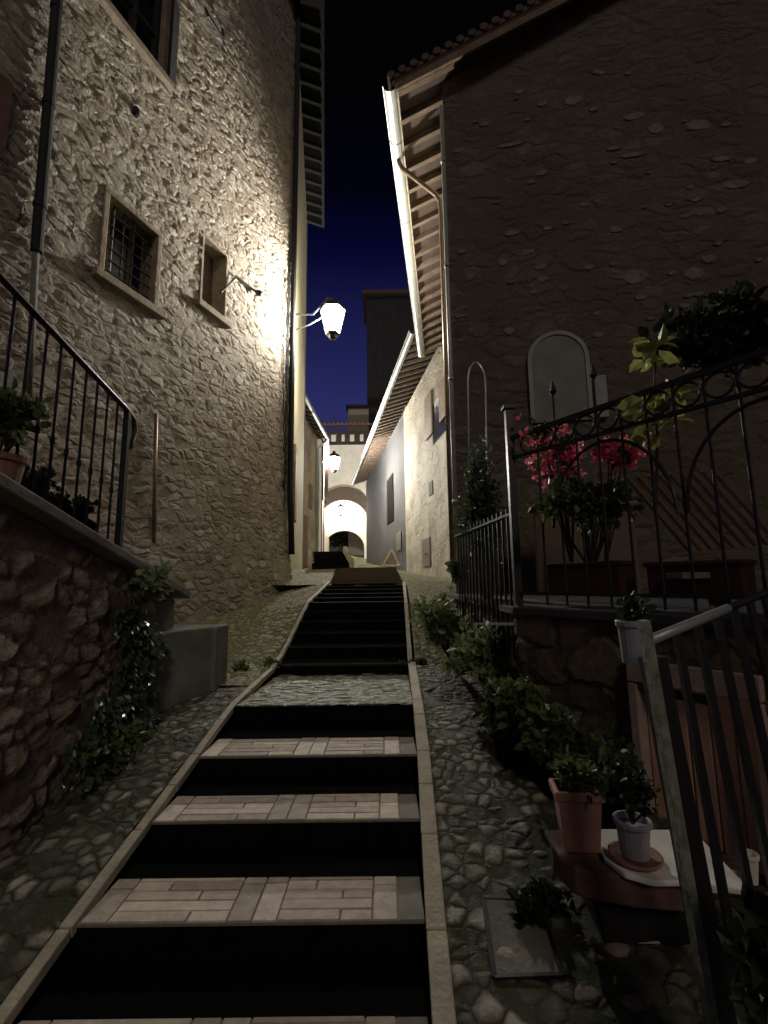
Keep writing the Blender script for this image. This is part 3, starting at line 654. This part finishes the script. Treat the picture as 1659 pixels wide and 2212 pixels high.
def tw(s0, s1, z0, z1, m, name, o=.02):
    mb = MB(); mb.obox(TF((s0+s1)/2, (z0+z1)/2, o), TD*(s1-s0)/2, TN*.03, V(0, 0, (z1-z0)/2)); return mb.build(name, M[m], t, bevel=.01)
tw(.5, 1.2, .5, 2.9, 'wood', 'door'); tw(2.2, 3.0, 3.1, 4.4, 'wood', 'shutter', .04); tw(3.6, 4.6, .7, 3.1, 'wood', 'door'); tw(4.9, 5.6, 3.6, 4.8, 'wood', 'shutter', .04); tw(1.2, 1.9, 4.2, 5.4, 'wood', 'shutter', .04)
# third left house
J0 = G(698, 1100, 24.6); J1 = G(701, 1100, 44.0); JD = nrm(V(J1[0]-J0[0], J1[1]-J0[1], 0)); JN = V(JD[1], -JD[0], 0); J0 = V(J0[0], J0[1], 0)
def JF(s, z, o=0): return V(J0[0]+JD[0]*s+JN[0]*o, J0[1]+JD[1]*s+JN[1]*o, z)
t = thing('alley_house', JF(9, .9, -1), 'narrow cream house front just before the arch, behind the second lantern', 'house')
grid('wall', M['plaster_w'], J0, JD, .3, 8.0, 19.3, .5, [], JN, parent=t)
mb = MB(); mb.obox(JF(9.6, 8.2, -1.7), JD*9.7, JN*2.0+V(0, 0, -.5), V(0, 0, .08)); mb.build('roof', M['tile'], t)
mb = MB(); mb.obox(JF(.1, 4.2, -2.1), JN*2.0, JD*.1, V(0, 0, 3.9)); mb.build('end_wall', M['plaster_w'], t)
mb = MB(); mb.obox(JF(6, 2.6, .02), JD*.5, JN*.03, V(0, 0, 1.2)); mb.build('door', M['wood'], t)

# ================================================================ ARCHWAY BUILDING
ab = thing('archway_house', G(745, 1190, 44.2), 'pale house bridging the far end of the alley over a lit archway', 'house')
def arch_wall(name, Y, u0, u1, vtop, uc, ur, vcrown, vspring, th, m, parent, vbase=1200):
    pl = G(u0, 1200, Y); pr = G(u1, 1200, Y); zt_ = G(uc, vtop, Y)[2]; c = G(uc, vcrown, Y); sp = G(uc, vspring, Y)[2]; rx = G(uc+ur, vspring, Y)[0]-c[0]; zb = G(uc, vbase, Y)[2]
    n = 16; A_ = [(c[0]+rx*math.cos(a), sp+(c[2]-sp)*math.sin(a)) for a in np.linspace(math.pi, 0, n+1)]
    mb = MB(); F_, B_ = [], []
    vs = []; fs = []
    for yy in (Y, Y+th):
        for x, z in A_: vs.append((x, yy, z))
        for x, z in A_: vs.append((x, yy, zt_))
    k = n+1
    for j in range(n):
        fs += [(j, j+1, k+j+1, k+j), (2*k+j+1, 2*k+j, 3*k+j, 3*k+j+1), (j+1, j, 2*k+j, 2*k+j+1)]
    mb.add(vs, fs); x0, x1 = A_[0][0], A_[-1][0]
    mb.box((pl[0], Y, zb-1), (x0, Y+th, zt_)); mb.box((x1, Y, zb-1), (pr[0], Y+th, zt_)); mb.box((pl[0], Y+.01, zt_), (pr[0], Y+th, zt_+.05))
    return mb.build(name, M[m], parent)
arch_wall('front_arch', 44.2, 690, 800, 962, 742, 56, 1046, 1092, 1.2, 'plaster_w', ab)
arch_wall('vault_rib', 45.5, 690, 800, 1040, 742, 52, 1080, 1125, .4, 'dark_rib', ab)
arch_wall('back_arch', 49.2, 690, 800, 1060, 743, 44, 1146, 1184, .8, 'plaster_w', ab)
p0 = G(690, 1046, 44.3); p1 = G(800, 1046, 44.3); mb = MB(); mb.box((p0[0], 44.3, p0[2]+.35), (p1[0], 50, p0[2]+.6)); mb.box((p0[0]-.3, 44.3, 1), (p0[0]+.3, 50, p0[2]+.4)); mb.box((p1[0]-.2, 44.3, 1), (p1[0]+.3, 50, p0[2]+.4)); mb.build('passage', M['plaster_w'], ab)
# loggia storey
zA = G(742, 962, 44.2)[2]; zB = G(742, 928, 44.2)[2]; xa, xb = G(696, 950, 44.6)[0], G(800, 950, 44.6)[0]
mb = MB(); mb.box((xa, 44.7, zA+.05), (xb, 45.2, zB)); mb.build('loggia_wall', M['soffit'], ab)
zB = G(742, 936, 44.2)[2]
for i, (u0, u1) in enumerate(((712, 727), (735, 746), (753, 767), (775, 787))):
    mb = MB(); a = G(u0, 975, 44.2)[0]; b = G(u1, 975, 44.2)[0]; mb.box((a, 44.62, zA+.5), (b, 44.69, zB+.0)); f = mb.build('window', M['palewin'], ab)
    mb = MB()
    for x in (a, b): mb.box((x-.1, 44.55, zA+.05), (x+.1, 44.68, zB+.3))
    mb.box((a, 44.55, zA+.35), (b, 44.68, zA+.5)); mb.build('post', M['soffit'], f)
zC = G(742, 918, 44.2)[2]; mb = MB(); mb.obox(((xa+xb)/2, 44.6, zC+.15), V((xb-xa)/2+.2, 0, 0), V(0, 1.0, .3), V(0, 0, .08))
x = xa
while x < xb: mb.tube([(x, 43.5, zC-.1), (x, 45.5, zC+.5)], .13, 8); x += .42
mb.build('roof', M['tile'], ab)
# tower behind
tw_ = thing('tower', G(830, 1200, 62), 'tall dark tower block rising behind the arch', 'tower')
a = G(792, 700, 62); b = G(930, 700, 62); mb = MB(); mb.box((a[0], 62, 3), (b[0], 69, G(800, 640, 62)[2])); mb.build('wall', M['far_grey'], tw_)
mb = MB(); zt2 = G(800, 640, 62)[2]; mb.obox(((a[0]+b[0])/2, 65.5, zt2+.3), V((b[0]-a[0])/2+.6, 0, 0), V(0, 4.2, 0), V(0, 0, .3)); mb.build('roof', M['tile'], tw_)
a = G(752, 880, 60); b = G(796, 880, 60); c2 = thing('house', (a[0]+1, 60, 3), 'small grey block behind the arch left of the tower', 'house'); mb = MB(); mb.box((a[0], 60, 3), (b[0], 61.9, a[2])); mb.build('wall', M['plaster'], c2); mb = MB(); mb.box((a[0]-.3, 59.7, a[2]), (b[0], 61.9, a[2]+.3)); mb.build('roof', M['tile'], c2)
# trees beyond the arch
plant('tree', G(745, 1150, 62), (3.2, 1.5, 2.6), 2500, .35, 'dark green tree seen through the far arch opening', 'tree', 'leaf', base=G(745, 1195, 62), clumps=30)
# a-frame board
p = G(845, 1222, 17.0); bd = thing('folding_board', p, 'small wooden folding board standing against the grey wall up the alley', 'board')
mb = MB(); 
for dx in (-.30, .30): mb.bar(p+V(dx, 0, 0), p+V(.03, .18, .62), .05)
mb.bar(p+V(-.34, 0, .02), p+V(.34, 0, .02), .05); mb.build('frame', M['kerb'], bd)
mb = MB(); mb.poly([p+V(-.26, .02, .05), p+V(.26, .02, .05), p+V(.03, .17, .56)], .02, V(0, 1, 0)); mb.build('panel', M['wood'], bd)
mb = MB(); mb.poly([p+V(-.42, .22, 0), p+V(-.05, .22, 0), p+V(-.05, .24, .45), p+V(-.42, .24, .42)], .03, V(0, 1, 0)); mb.build('back_leg', M['stone_trim'], bd)

# ================================================================ LEFT TERRACE, RAILING
XT = -1.95
def ztop(y): return .50-.27*(y-2.29)
tr = thing('terrace', (XT-1, 3, -1.3), 'raised terrace of rubble stone with sloping slab edge along the left side', 'terrace')
grid('retaining_wall', M['low_wall'], V(XT, .2, 0), V(0, 1, 0), -2.0, 1.0, 3.75, .03, [], V(1, 0, 0), top=lambda s: ztop(.2+s)-.09, parent=tr)
mb = MB(); y0, y1 = .2, 4.5; mb.poly([(XT+.09, y0, ztop(y0)-.05), (XT+.09, y1, ztop(y1)-.05), (XT-.35, y1, ztop(y1)-.05), (XT-.35, y0, ztop(y0)-.05)], .075, V(0, 0, 1)); mb.build('coping', M['concrete'], tr, bevel=.012)
mb = MB(); mb.poly([(XT-.35, .2, ztop(.2)-.25), (XT-.35, 4.5, ztop(4.5)-.25), (-5.9, 4.5, ztop(4.5)-.25), (-5.9, .2, ztop(.2)-.25)], .05, V(0, 0, 1)); mb.build('deck', M['concrete'], tr)
# concrete end blocks
mb = MB(); mb.poly([(XT+.02, 3.95, -1.15), (XT+.10, 4.15, -1.15), (-1.60, 4.62, -1.15), (-1.56, 4.75, -1.15), (-4.2, 4.9, -1.15), (-4.2, 4.0, -1.15)], .74, V(0, 0, 1)); 
mb.box((-4.2, 3.9, -.6), (-1.98, 4.45, ztop(4.45)-.06))
tag(mb.build('end_wall', M['concrete'], tr, bevel=.02), 'smooth grey concrete end block')
mb = MB()
for q, z in (((-1.76, 4.44), -.42), ((-1.62, 4.60), -.42)): mb.bar((q[0]-.02, q[1]-.05, -1.1), (q[0]-.02, q[1]-.05, z), .07, .05)
mb.build('pilaster', M['concrete'], tr, bevel=.02)
# railing
ra_ = thing('iron_railing', (XT-.04, 3.4, ztop(3.4)), 'black iron railing with thin bars on the left terrace edge', 'railing')
yp = 3.44; xb_ = XT-.03
def tz(y): return 1.33-.205*(y-yp)
mb = MB(); mb.bar((xb_, yp, ztop(yp)-.1), (xb_, yp, tz(yp)), .042); mb.build('post', M['iron'], ra_)
mb = MB(); mb.tube([(xb_, .6, tz(.6)), (xb_, 2, tz(2)), (xb_, yp, tz(yp)), (xb_+.01, yp+.07, tz(yp)-.05), (xb_+.01, yp+.10, tz(yp)-.14), (xb_+.01, yp+.06, tz(yp)-.26), (xb_, yp+.02, tz(yp)-.30)], .021, 8); mb.build('handrail', M['iron'], ra_, smooth=True)
y = yp-.14
while y > 1.0:
    mb = MB(); mb.tube([(xb_, y, ztop(y)-.02), (xb_, y, tz(y))], .009, 6)
    zk_ = ztop(y)+.45+.02*RNG.random(); mb.tube([(xb_, y, zk_-.02), (xb_, y, zk_+.02)], .015, 6)
    mb.build('baluster', M['iron'], ra_); y -= .125
mb = MB(); mb.bar((xb_, .6, ztop(.6)+.05), (xb_, yp, ztop(yp)+.05), .03, .012); mb.build('bottom_rail', M['iron'], ra_)
# planters behind the railing
for i, (y, lab, mt) in enumerate(((3.10, 'dark rectangular planter nearest the railing end post', 'shade_and_black'), (2.72, 'dark red rectangular planter behind the middle of the left railing', 'trough'))):
    z = ztop(y)-.03; x = -2.12; t = thing('planter', (x, y, z), lab, 'planter')
    mb = MB(); mb.obox((x, y, z+.11), V(.08, 0, 0), V(0, .16, -.043), V(0, 0, .10)); mb.obox((x, y, z+.205), V(.09, 0, 0), V(0, .17, -.045), V(0, 0, .012)); mb.build('trough', M[mt], t, bevel=.008)
    mb = MB(); bush(mb, (x, y, z+.27), (.11, .17, .07), 260, .045, 9); mb.build('foliage', M['leaf_d' if i == 0 else 'leaf'], t)
p = G(25, 905, 2.36); z = ztop(2.36)-.03; t = thing('planter', (p[0]-.05, 2.36, z), 'reddish pot with leafy green plant at the left picture edge', 'planter')
mb = MB(); mb.lathe((p[0]-.05, 2.36, z), [(.09, 0), (.12, .19), (.13, .19), (.135, .22), (.12, .22), (.11, .18)], 20); mb.build('pot', M['terracotta'], t)
mb = MB(); cl = bush(mb, p, (.15, .17, .14), 520, .055, 11); mb.build('foliage', M['leaf'], t)
s_ = MB(); stems(s_, (p[0]-.05, 2.36, z+.18), p, cl, .004); s_.build('stem', M['twig'], t)
# climbing plants at the end of terrace
plant('creeper', (-1.86, 3.75, .0), (.12, .28, .12), 260, .065, 'leafy creeper over the lower end of the terrace coping', 'plant', 'leaf_b', base=V(-1.95, 3.8, -.15))
iv = thing('ivy', (-1.87, 3.6, -1.1), 'dark ivy hanging down the left retaining wall beside the concrete block', 'ivy')
mb = MB()
for i in range(900):
    a = RNG.random(); z = -.15-a*.95; add_leaf(mb, V(-1.88+.05*RNG.random()+.10*a*RNG.random(), 3.55+.12*math.sin(9*z)+.17*RNG.normal()*(.5+a)-.15*a, z), .065*(.6+.7*RNG.random()), V(.5, -.4, -.8)+rnd_unit()*.6)
mb.build('foliage', M['leaf_g'], iv)
s = MB()
for k in range(5): s.tube([(-1.93, 3.5+.06*k, z+.0) for z in np.linspace(-.1, -1.15, 6)], .007, 5)
s.build('stem', M['twig'], iv)
plant('weeds', (-1.82, 3.15, -1.06), (.16, .42, .14), 420, .055, 'low dark weeds at the foot of the left retaining wall', 'weeds', 'leaf', st=False)
plant('weeds', (-1.56, 5.2, -.93), (.12, .14, .10), 260, .045, 'small weeds left of the wide upper step beside the concrete block', 'weeds', 'leaf', st=False)
plant('weeds', (-1.28, 5.36, -.9), (.10, .05, .05), 110, .035, 'tuft of weeds at the left kerb on the wide step', 'weeds', 'leaf', st=False)
plant('weeds', (.30, 5.36, -.92), (.14, .05, .06), 150, .04, 'tuft of weeds at the right kerb on the wide step', 'weeds', 'leaf_g', st=False)

# ================================================================ RIGHT TERRACE + FENCES
C0 = V(.99, 3.5, 0); TDv = nrm(V(.87, -1.27, 0)); TNv = nrm(V(-1.27, -.87, 0))
def FT(s, z, o=0): return C0+TDv*s+TNv*o+V(0, 0, z)
te = thing('terrace', FT(.8, -1.3, -.6), 'dark stone terrace on the right carrying the fence and flower pots', 'terrace')
dl, dr = .80, 1.44
grid('front_wall', M['terrace_wall'], C0, TDv, -1.9, -.26, 3.0, .04, [(dl, dr, -1.46, -.47)], TNv, parent=te)
grid('side_wall', M['terrace_wall'], C0, V(.01, 1, 0), -1.9, -.26, 3.7, .05, [], V(-1, 0, 0), parent=te)
mb = MB(); mb.poly([FT(-.02, -.26, .05), FT(3, -.26, .05), FT(3, -.26, -4), V(1.02, 7.2, -.26), V(.96, 7.2, -.26), V(.94, 3.5, -.26)], .06, V(0, 0, 1)); mb.build('coping', M['far_grey'], te, bevel=.01)
# door in the terrace wall
dr_ = thing('cellar_door', FT((dl+dr)/2, -1.46, -.05), 'low reddish brown boarded cellar door in the terrace wall behind the iron gate', 'door')
mb = MB(); mb.obox(FT((dl+dr)/2, -.53, .0), TDv*(dr-dl)/2, TNv*.05, V(0, 0, .06)); mb.obox(FT(dl+.025, -1.03, 0), TDv*.025, TNv*.05, V(0, 0, .43)); mb.obox(FT(dr-.025, -1.03, 0), TDv*.025, TNv*.05, V(0, 0, .43)); mb.build('frame', M['door_frame'], dr_, bevel=.006)
k = 5; wd = (dr-dl-.1)/k
mb = MB()
for i in range(k): mb.obox(FT(dl+.05+wd*(i+.5), -1.03, -.055), TDv*(wd/2-.004), TNv*.015, V(0, 0, .43))
mb.build('boards', M['door_wood'], dr_, bevel=.006)
mb = MB(); mb.obox(FT((dl+dr)/2-.1, -.64, -.03), TDv*.18, TNv*.012, V(0, 0, .02)); mb.build('hinge', M['iron'], dr_)
# fence on the terrace front
fe = thing('iron_fence', FT(0, -.2), 'black iron fence with circles between its top rails on the right terrace', 'fence')
mb = MB(); mb.bar(FT(0, -.3), FT(0, 1.32), .055); mb.obox(FT(0, 1.34), V(.045, 0, 0), V(0, .045, 0), V(0, 0, .012)); mb.build('post', M['iron'], fe)
mb = MB(); mb.bar(FT(2.25, -.3), FT(2.25, 1.75), .06); mb.build('post', M['iron'], fe)
mb = MB(); mb.bar(FT(0, 1.09), FT(3, 1.12), .035, .03); mb.build('top_rail', M['iron'], fe)
mb = MB(); mb.bar(FT(0, .93), FT(3, .91), .028, .022); mb.build('middle_rail', M['iron'], fe)
mb = MB(); mb.bar(FT(0, -.1), FT(3, -.1), .03, .02); mb.build('bottom_rail', M['iron'], fe)
for i in range(1, 14):
    s = .10+i*.155; tp = 1.10 if i not in (2, 4) else 1.30; mb = MB(); mb.tube([FT(s, -.18), FT(s, tp)], .009, 6)
    if tp > 1.2: mb.lathe(FT(s, tp), [(.006, 0), (.028, .03), (.02, .06), (.004, .11)], 8)
    mb.build('baluster', M['iron'], fe)
for i in range(13):
    s = .17+i*.155; mb = MB(); c = FT(s, 1.01); mb.tube([c+TDv*.068*math.cos(a)+V(0, 0, .068*math.sin(a)) for a in np.linspace(0, 2*math.pi, 17)], .008, 5); mb.build('circle', M['iron'], fe)
for s0 in (.75, 1.6):
    mb = MB(); mb.tube([FT(s0+.40*math.cos(a), .35+.52*math.sin(a), .01) for a in np.linspace(0, math.pi, 17)], .011, 6); mb.build('scroll', M['iron'], fe)
# fence along the alley, dense bars
fs_ = thing('iron_fence', V(.97, 4.3, -.2), 'black iron side fence with close bars beside the glossy bush', 'fence')
for i in range(15):
    y = 3.62+i*.115; mb = MB(); mb.bar((.97-.01*i, y, -.6+.012*i), (.97-.01*i, y, .55), .016); mb.build('baluster', M['iron'], fs_)
mb = MB(); mb.bar((.98, 3.55, .5), (.82, 5.3, .5), .03, .02); mb.build('top_rail', M['iron'], fs_)
mb = MB(); mb.bar((.98, 3.55, -.33), (.82, 5.3, -.48), .035, .02); mb.build('bottom_rail', M['greypot'], fs_)
# plant hoop
p = G(1032, 782, 5.4); b0 = G(1013, 1000, 5.4); b1 = G(1052, 1000, 5.4)
ho_ = MB(); hp = [b0+V(0, 0, -.5), b0]
for a in np.linspace(math.pi, 0, 13): hp.append(V((b0[0]+b1[0])/2+(b1[0]-b0[0])/2*math.cos(a)+.03, 5.4, p[2]-.28+.28*math.sin(a)))
hp += [b1, b1+V(0, 0, -.5)]; ho_.tube(hp, .009, 6); tag(ho_.build('plant_hoop', M['gutter'], None, smooth=True), 'thin metal hoop standing over the glossy bush beside the right house corner', 'plant support')
# glossy bush
plant('bush', G(1040, 1110, 5.0), (.26, .3, .72), 2600, .06, 'dark bush with small glossy leaves climbing beside the right fence post', 'bush', 'leaf_g', base=V(1.1, 5.0, -.6), clumps=26)
plant('bush', G(955, 1335, 4.9), (.26, .3, .28), 1100, .075, 'light green bush spilling over the right cobbles, farther of the two', 'bush', 'leaf_b', base=V(.75, 4.9, -.95), clumps=14)
plant('bush', G(1055, 1420, 4.0), (.33, .3, .24), 1300, .075, 'light green leafy bush in front of the dark terrace wall, nearer of the two', 'bush', 'leaf_b', base=V(.9, 4.0, -1.05), clumps=16)
plant('bush', G(1000, 1230, 5.6), (.10, .2, .16), 260, .10, 'spiky grey green plant at the foot of the right house corner', 'bush', 'leaf', base=V(.95, 5.6, -.5), clumps=6)
def pot(name, c, r, h, mat, label, cat='flower pot', n=20, sq=None, rot=0, fol=None, taper=.72):
    c = np.asarray(c, float); t = thing(name, c, label, cat); mb = MB()
    mb.lathe(c, [(r*taper, 0), (r*.98, h*.84), (r*1.1, h*.84), (r*1.14, h*.88), (r*1.14, h*.98), (r*1.08, h), (r*.92, h), (r*.9, h*.8)], n, sq, rot); mb.build('pot', M[mat], t, bevel=.004)
    if fol:
        mb = MB(); cl = bush(mb, c+V(0, 0, h+fol[1]*.8), (fol[0], fol[0], fol[1]), fol[2], fol[3], 9); mb.build('foliage', M[fol[4]], t)
        s = MB(); stems(s, c+V(0, 0, h*.85), c+V(0, 0, h+fol[1]*.8), cl, .004); s.build('stem', M['twig'], t)
    return t
pot('flower_pot', V(.83, 3.25, -1.22), .13, .22, 'shade_and_black', 'dark pot with trailing leaves at the foot of the terrace wall, farthest of the row', fol=(.22, .2, 500, .07, 'leaf'))
pot('flower_pot', V(1.02, 2.95, -1.28), .13, .22, 'shade_and_black', 'dark pot with drooping leaves at the foot of the terrace wall, second of the row', fol=(.22, .18, 480, .065, 'leaf'))
pot('flower_pot', V(1.20, 2.70, -1.33), .11, .2, 'shade_and_black', 'dark pot with sparse light leaf tips beside the terracotta planter', fol=(.18, .16, 260, .06, 'leaf'))
# plants on the terrace
def onT(u, v, s, o=-.3):  # point over the terrace, at fence line offset
    q = C0+TDv*s+TNv*o; return G(u, v, q[1])
def tplanter(c, L, label, mat='terracotta'):
    t = thing('planter', c, label, 'planter'); mb = MB()
    mb.obox(c+V(0, 0, .10), TDv*L/2, TNv*.09, V(0, 0, .10)); mb.obox(c+V(0, 0, .20), TDv*(L/2+.015), TNv*.105, V(0, 0, .015)); mb.build('trough', M[mat], t, bevel=.01); return t
tplanter(FT(.42, -.10, -.25), .55, 'long terracotta trough behind the fence under the pink flowers', 'trough')
tplanter(FT(1.1, -.12, -.28), .5, 'dark trough behind the fence under the broad leaves', 'trough')
plant('flowering_plant', G(1195, 985, 3.35), (.20, .14, .26), 260, .055, 'pink flowering plant left of the pair behind the iron fence', 'plant', 'leaf', base=FT(.30, .08, -.25), clumps=10, flowers=(9, 13, .05))
plant('flowering_plant', G(1340, 975, 3.0), (.16, .12, .12), 120, .06, 'bright pink flowering plant right of the pair behind the iron fence', 'plant', 'leaf', base=FT(.55, .08, -.25), clumps=8, flowers=(8, 12, .05))
plant('leafy_plant', G(1270, 1085, 3.1), (.34, .16, .17), 900, .06, 'mass of low green leaves under the pink flowers', 'plant', 'leaf', base=FT(.45, .05, -.25), clumps=16)
bl = thing('broadleaf_plant', FT(.85, -.1, .02), 'tall stem with broad yellow green leaves on the iron fence', 'plant')
mb = MB(); s = MB(); q = [G(1415, 1100, 2.75), G(1420, 950, 2.75), G(1412, 850, 2.72), G(1418, 750, 2.7)]; s.tube(q, [.012, .01, .008, .005], 6); s.build('stem', M['twig'], bl)
for (u, v, n_) in ((1415, 745, 7), (1400, 775, 6), (1440, 830, 6), (1400, 875, 9), (1385, 885, 6), (1430, 890, 6), (1400, 930, 6), (1455, 905, 4)):
    for k in range(n_): add_leaf(mb, G(u+RNG.normal()*6, v+RNG.normal()*6, 2.7+.04*RNG.normal()), .10+.05*RNG.random(), rnd_unit()+V(0, -.2, -.1))
mb.build('foliage', M['leaf_y'], bl)
plant('climbing_vine', G(1560, 720, 3.2), (.5, .35, .20), 1600, .09, 'dark mass of climbing vine above the fence at the right edge', 'vine', 'leaf_d', base=V(2.35, 3.2, -.2), st=False, clumps=22)
# timber things on the terrace, right edge
wp = thing('plank_screen', G(1590, 1120, 3.6), 'leaning reddish plank screen on the terrace at the right edge', 'screen')
for i in range(9):
    a = G(1490+i*24, 1190-i*2, 3.7); mb = MB(); mb.bar(a, a+V(-.42, .05, .62), .055, .02); mb.build('plank', M['red_plank'], wp)
mb = MB(); c = G(1290, 1280, 6); mb.box((2.0, 5.9, -.24), (3.2, 6.1, .9)); mb.obox((2.6, 6, .93), V(.66, 0, 0), V(0, .16, 0), V(0, 0, .03)); tag(mb.build('low_wall', M['terrace_wall'], None, bevel=.02), 'low grey parapet wall behind the pink flowers in front of the gable', 'wall')
mb = MB(); mb.obox(G(1545, 1243, 2.7), V(.24, 0, 0), V(0, .08, 0), V(0, 0, .018)); mb.obox(G(1545, 1243, 2.7)-V(0, 0, .12), V(.02, 0, 0), V(0, .06, 0), V(0, 0, .11)); tag(mb.build('stone_bench', M['stone_trim'], None, bevel=.006), 'small pale stone ledge on the terrace at the right edge', 'bench')
# hanging grey planter beside gate post
pot('flower_pot', G(1372, 1432, 1.95), .055, .17, 'greypot', 'grey pot hooked beside the top of the gate post', fol=(.07, .05, 90, .04, 'leaf_d'), taper=.85)

# ================================================================ GATE
g0 = G(1390, 1340, 1.55); gD = nrm(V(1, .6, .17)); 
ga_ = thing('iron_gate', V(.98, 1.55, -1.6), 'black iron railing panel with shiny sloping handrail and leaning bars at lower right', 'gate')
lean = V(.078, 0, -1.0)
pb = g0+lean*1.55
mb = MB(); mb.bar(g0, pb, .024, .04); mb.build('post', M['lichen'], ga_)
mb = MB(); mb.bar(g0+V(.035, .03, -.12), pb+V(.06, .03, -.1), .07, .05); mb.build('jamb', M['iron'], ga_)
r0 = g0+V(0.01, 0, -.065); mb = MB(); mb.tube([r0, r0+gD*.3, r0+gD*.56], .018, 8); 
mb.build('handrail', M['gutter'], ga_, smooth=True)
mb = MB(); mb.tube([r0+gD*.56, r0+gD*1.3], .016, 8); mb.build('handrail_end', M['iron'], ga_)
for i in range(8):
    a = r0+gD*(.045+.02+.145*(i+.75)); mb = MB(); mb.bar(a, a+lean*(1.05 if i < 7 else 1.0)+V(.03*i*.3, 0, 0), .022, .022); mb.build('bar', M['iron'], ga_)
a = r0+gD*.05+lean*1.0; mb = MB(); mb.bar(a, a+V(1, .6, .05)*1.0, .03, .03); mb.build('bottom_rail', M['iron'], ga_)

# ================================================================ POTS ON THE MARBLE SHELF
sh = thing('marble_shelf', G(1320, 1880, 2.02), 'worn white marble slab on a low brick block at the foot of the gate', 'shelf')
zs = G(1330, 1868, 2.0)[2]
mb = MB(); mb.poly([V(.87, 2.05, zs-.022), V(.90, 1.95, zs-.022), V(.98, 1.90, zs-.022), V(1.08, 1.90, zs-.022), V(1.3, 1.84, zs-.022), V(1.36, 2.25, zs-.022), V(.9, 2.27, zs-.022)], .022, V(0, 0, 1)); mb.build('slab', M['white'], sh, bevel=.006)
mb = MB(); mb.poly([V(.70, 2.18, zs-.13), V(.74, 2.03, zs-.13), V(.93, 1.96, zs-.13), V(1.2, 1.92, zs-.13), V(1.3, 2.3, zs-.13), V(.76, 2.32, zs-.13)], .104, V(0, 0, 1)); mb.obox((.78, 2.17, zs-.015), V(.08, 0, 0), V(0, .10, 0), V(0, 0, .0145)); mb.build('block', M['dull_brick'], sh, bevel=.01)
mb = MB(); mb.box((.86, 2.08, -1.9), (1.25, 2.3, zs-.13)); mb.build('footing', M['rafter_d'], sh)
pc = G(1250, 1840, 2.14); pc[2] = zs
pot('flower_pot', V(.805, 2.13, zs+.002), .125, .235, 'terracotta', 'square terracotta planter with rim and green plant on the marble shelf', n=4, sq=(1.0, .75), rot=math.pi/4-.12, fol=(.12, .06, 420, .035, 'leaf'), taper=.8)
pot('flower_pot', V(.985, 2.03, zs+.018), .064, .135, 'greypot', 'small round pale grey pot in a saucer on the marble shelf', fol=(.09, .12, 240, .03, 'leaf_d'), taper=.82)
mb = MB(); mb.lathe(V(.985, 2.03, zs+.001), [(.06, 0), (.095, .008), (.10, .022), (.09, .022), (.08, .012)], 20); tag(mb.build('saucer', M['terracotta'], None, smooth=True), 'shallow terracotta saucer under the small grey pot', 'saucer')
def stone(c, r, label, mat='white', n=1):
    mb = MB(); mb.lathe(c, [(r*.5, 0), (r, r*.3), (r*.95, r*.8), (r*.4, r*1.15)], 9, sq=(1.25, .8), rot=RNG.random()); tag(mb.build('stone', M[mat], None, bevel=.008), label, 'stone')
stone(G(1540, 1925, 2.15), .05, 'white rounded stone behind the gate bars, left of the pair'); stone(G(1588, 1912, 2.15), .045, 'white rounded stone behind the gate bars, right of the pair')
pot('candle_lantern', G(1622, 1905, 2.1), .035, .11, 'white', 'small white ribbed jar standing at the foot of the cellar door', 'jar', n=12)
mb = MB(); c = G(1575, 1890, 2.3); mb.obox(c, V(.05, 0, 0), V(0, .03, 0), V(0, 0, .07)); tag(mb.build('brick', M['red_plank'], None, bevel=.006), 'upright brick behind the white stones at the cellar door', 'brick')
# slab cover and loose stones at lower right
def onr(u, v, dz=0):      # point on the right cobbles
    z = -1.5
    for _ in range(8): p = H(u, v, z); z = zk(p[1])-.04
    p = H(u, v, z+dz); return p
q = [onr(1045, 1955), onr(1165, 1960), onr(1215, 2125), onr(1068, 2130)]
mb = MB(); mb.poly([p+V(0, 0, .012) for p in q], .022, V(0, 0, 1)); sl = tag(mb.build('cover_slab', M['concrete'], None, bevel=.005), 'flat square concrete cover slab in the cobbles at lower right', 'slab')
mb = MB()
for a, b in zip(q, q[1:]+q[:1]): mb.bar(a+V(0, 0, .018), b+V(0, 0, .018), .02, .035)
mb.build('frame', M['iron'], sl)
for (u, v, r) in ((980, 2035, .05), (985, 2110, .045), (1020, 1800, .04), (1060, 1860, .05), (1120, 1870, .05), (1000, 1750, .04), (1085, 1790, .045), (1385, 2010, .09), (1330, 2050, .05), (1165, 1850, .04), (1040, 2180, .05), (1260, 2150, .06), (1370, 2170, .05), (975, 1960, .035), (1230, 1960, .05)):
    p = onr(u, v); mb = MB(); mb.lathe(p+V(0, 0, -.012), [(r*.7, 0), (r, .012), (r*.85, .026), (r*.4, .032)], 8, sq=(1.2, .85), rot=RNG.random()*3)
    tag(mb.build('paving_stone', M['stone_trim'] if r < .08 else M['kerb'], None, smooth=True), 'pale flat stone set among the cobbles right of the steps', 'stone', 'pale flat stones set in the right cobbles')
plant('shrub', G(1685, 2140, 1.25), (.09, .12, .18), 260, .09, 'blurry broad leaved green shrub in the bottom right corner', 'shrub', 'leaf_d', base=V(1.05, 1.25, -1.7))
plant('weeds', onr(1110, 1990)+V(.12, 0, .05), (.14, .10, .05), 300, .05, 'dark leaves standing in for a plant shadow on the concrete cover slab', 'weeds', 'leaf_d', st=False)  # near-black leaves added in place of a plant's shadow
sc.cycles.use_light_tree = True
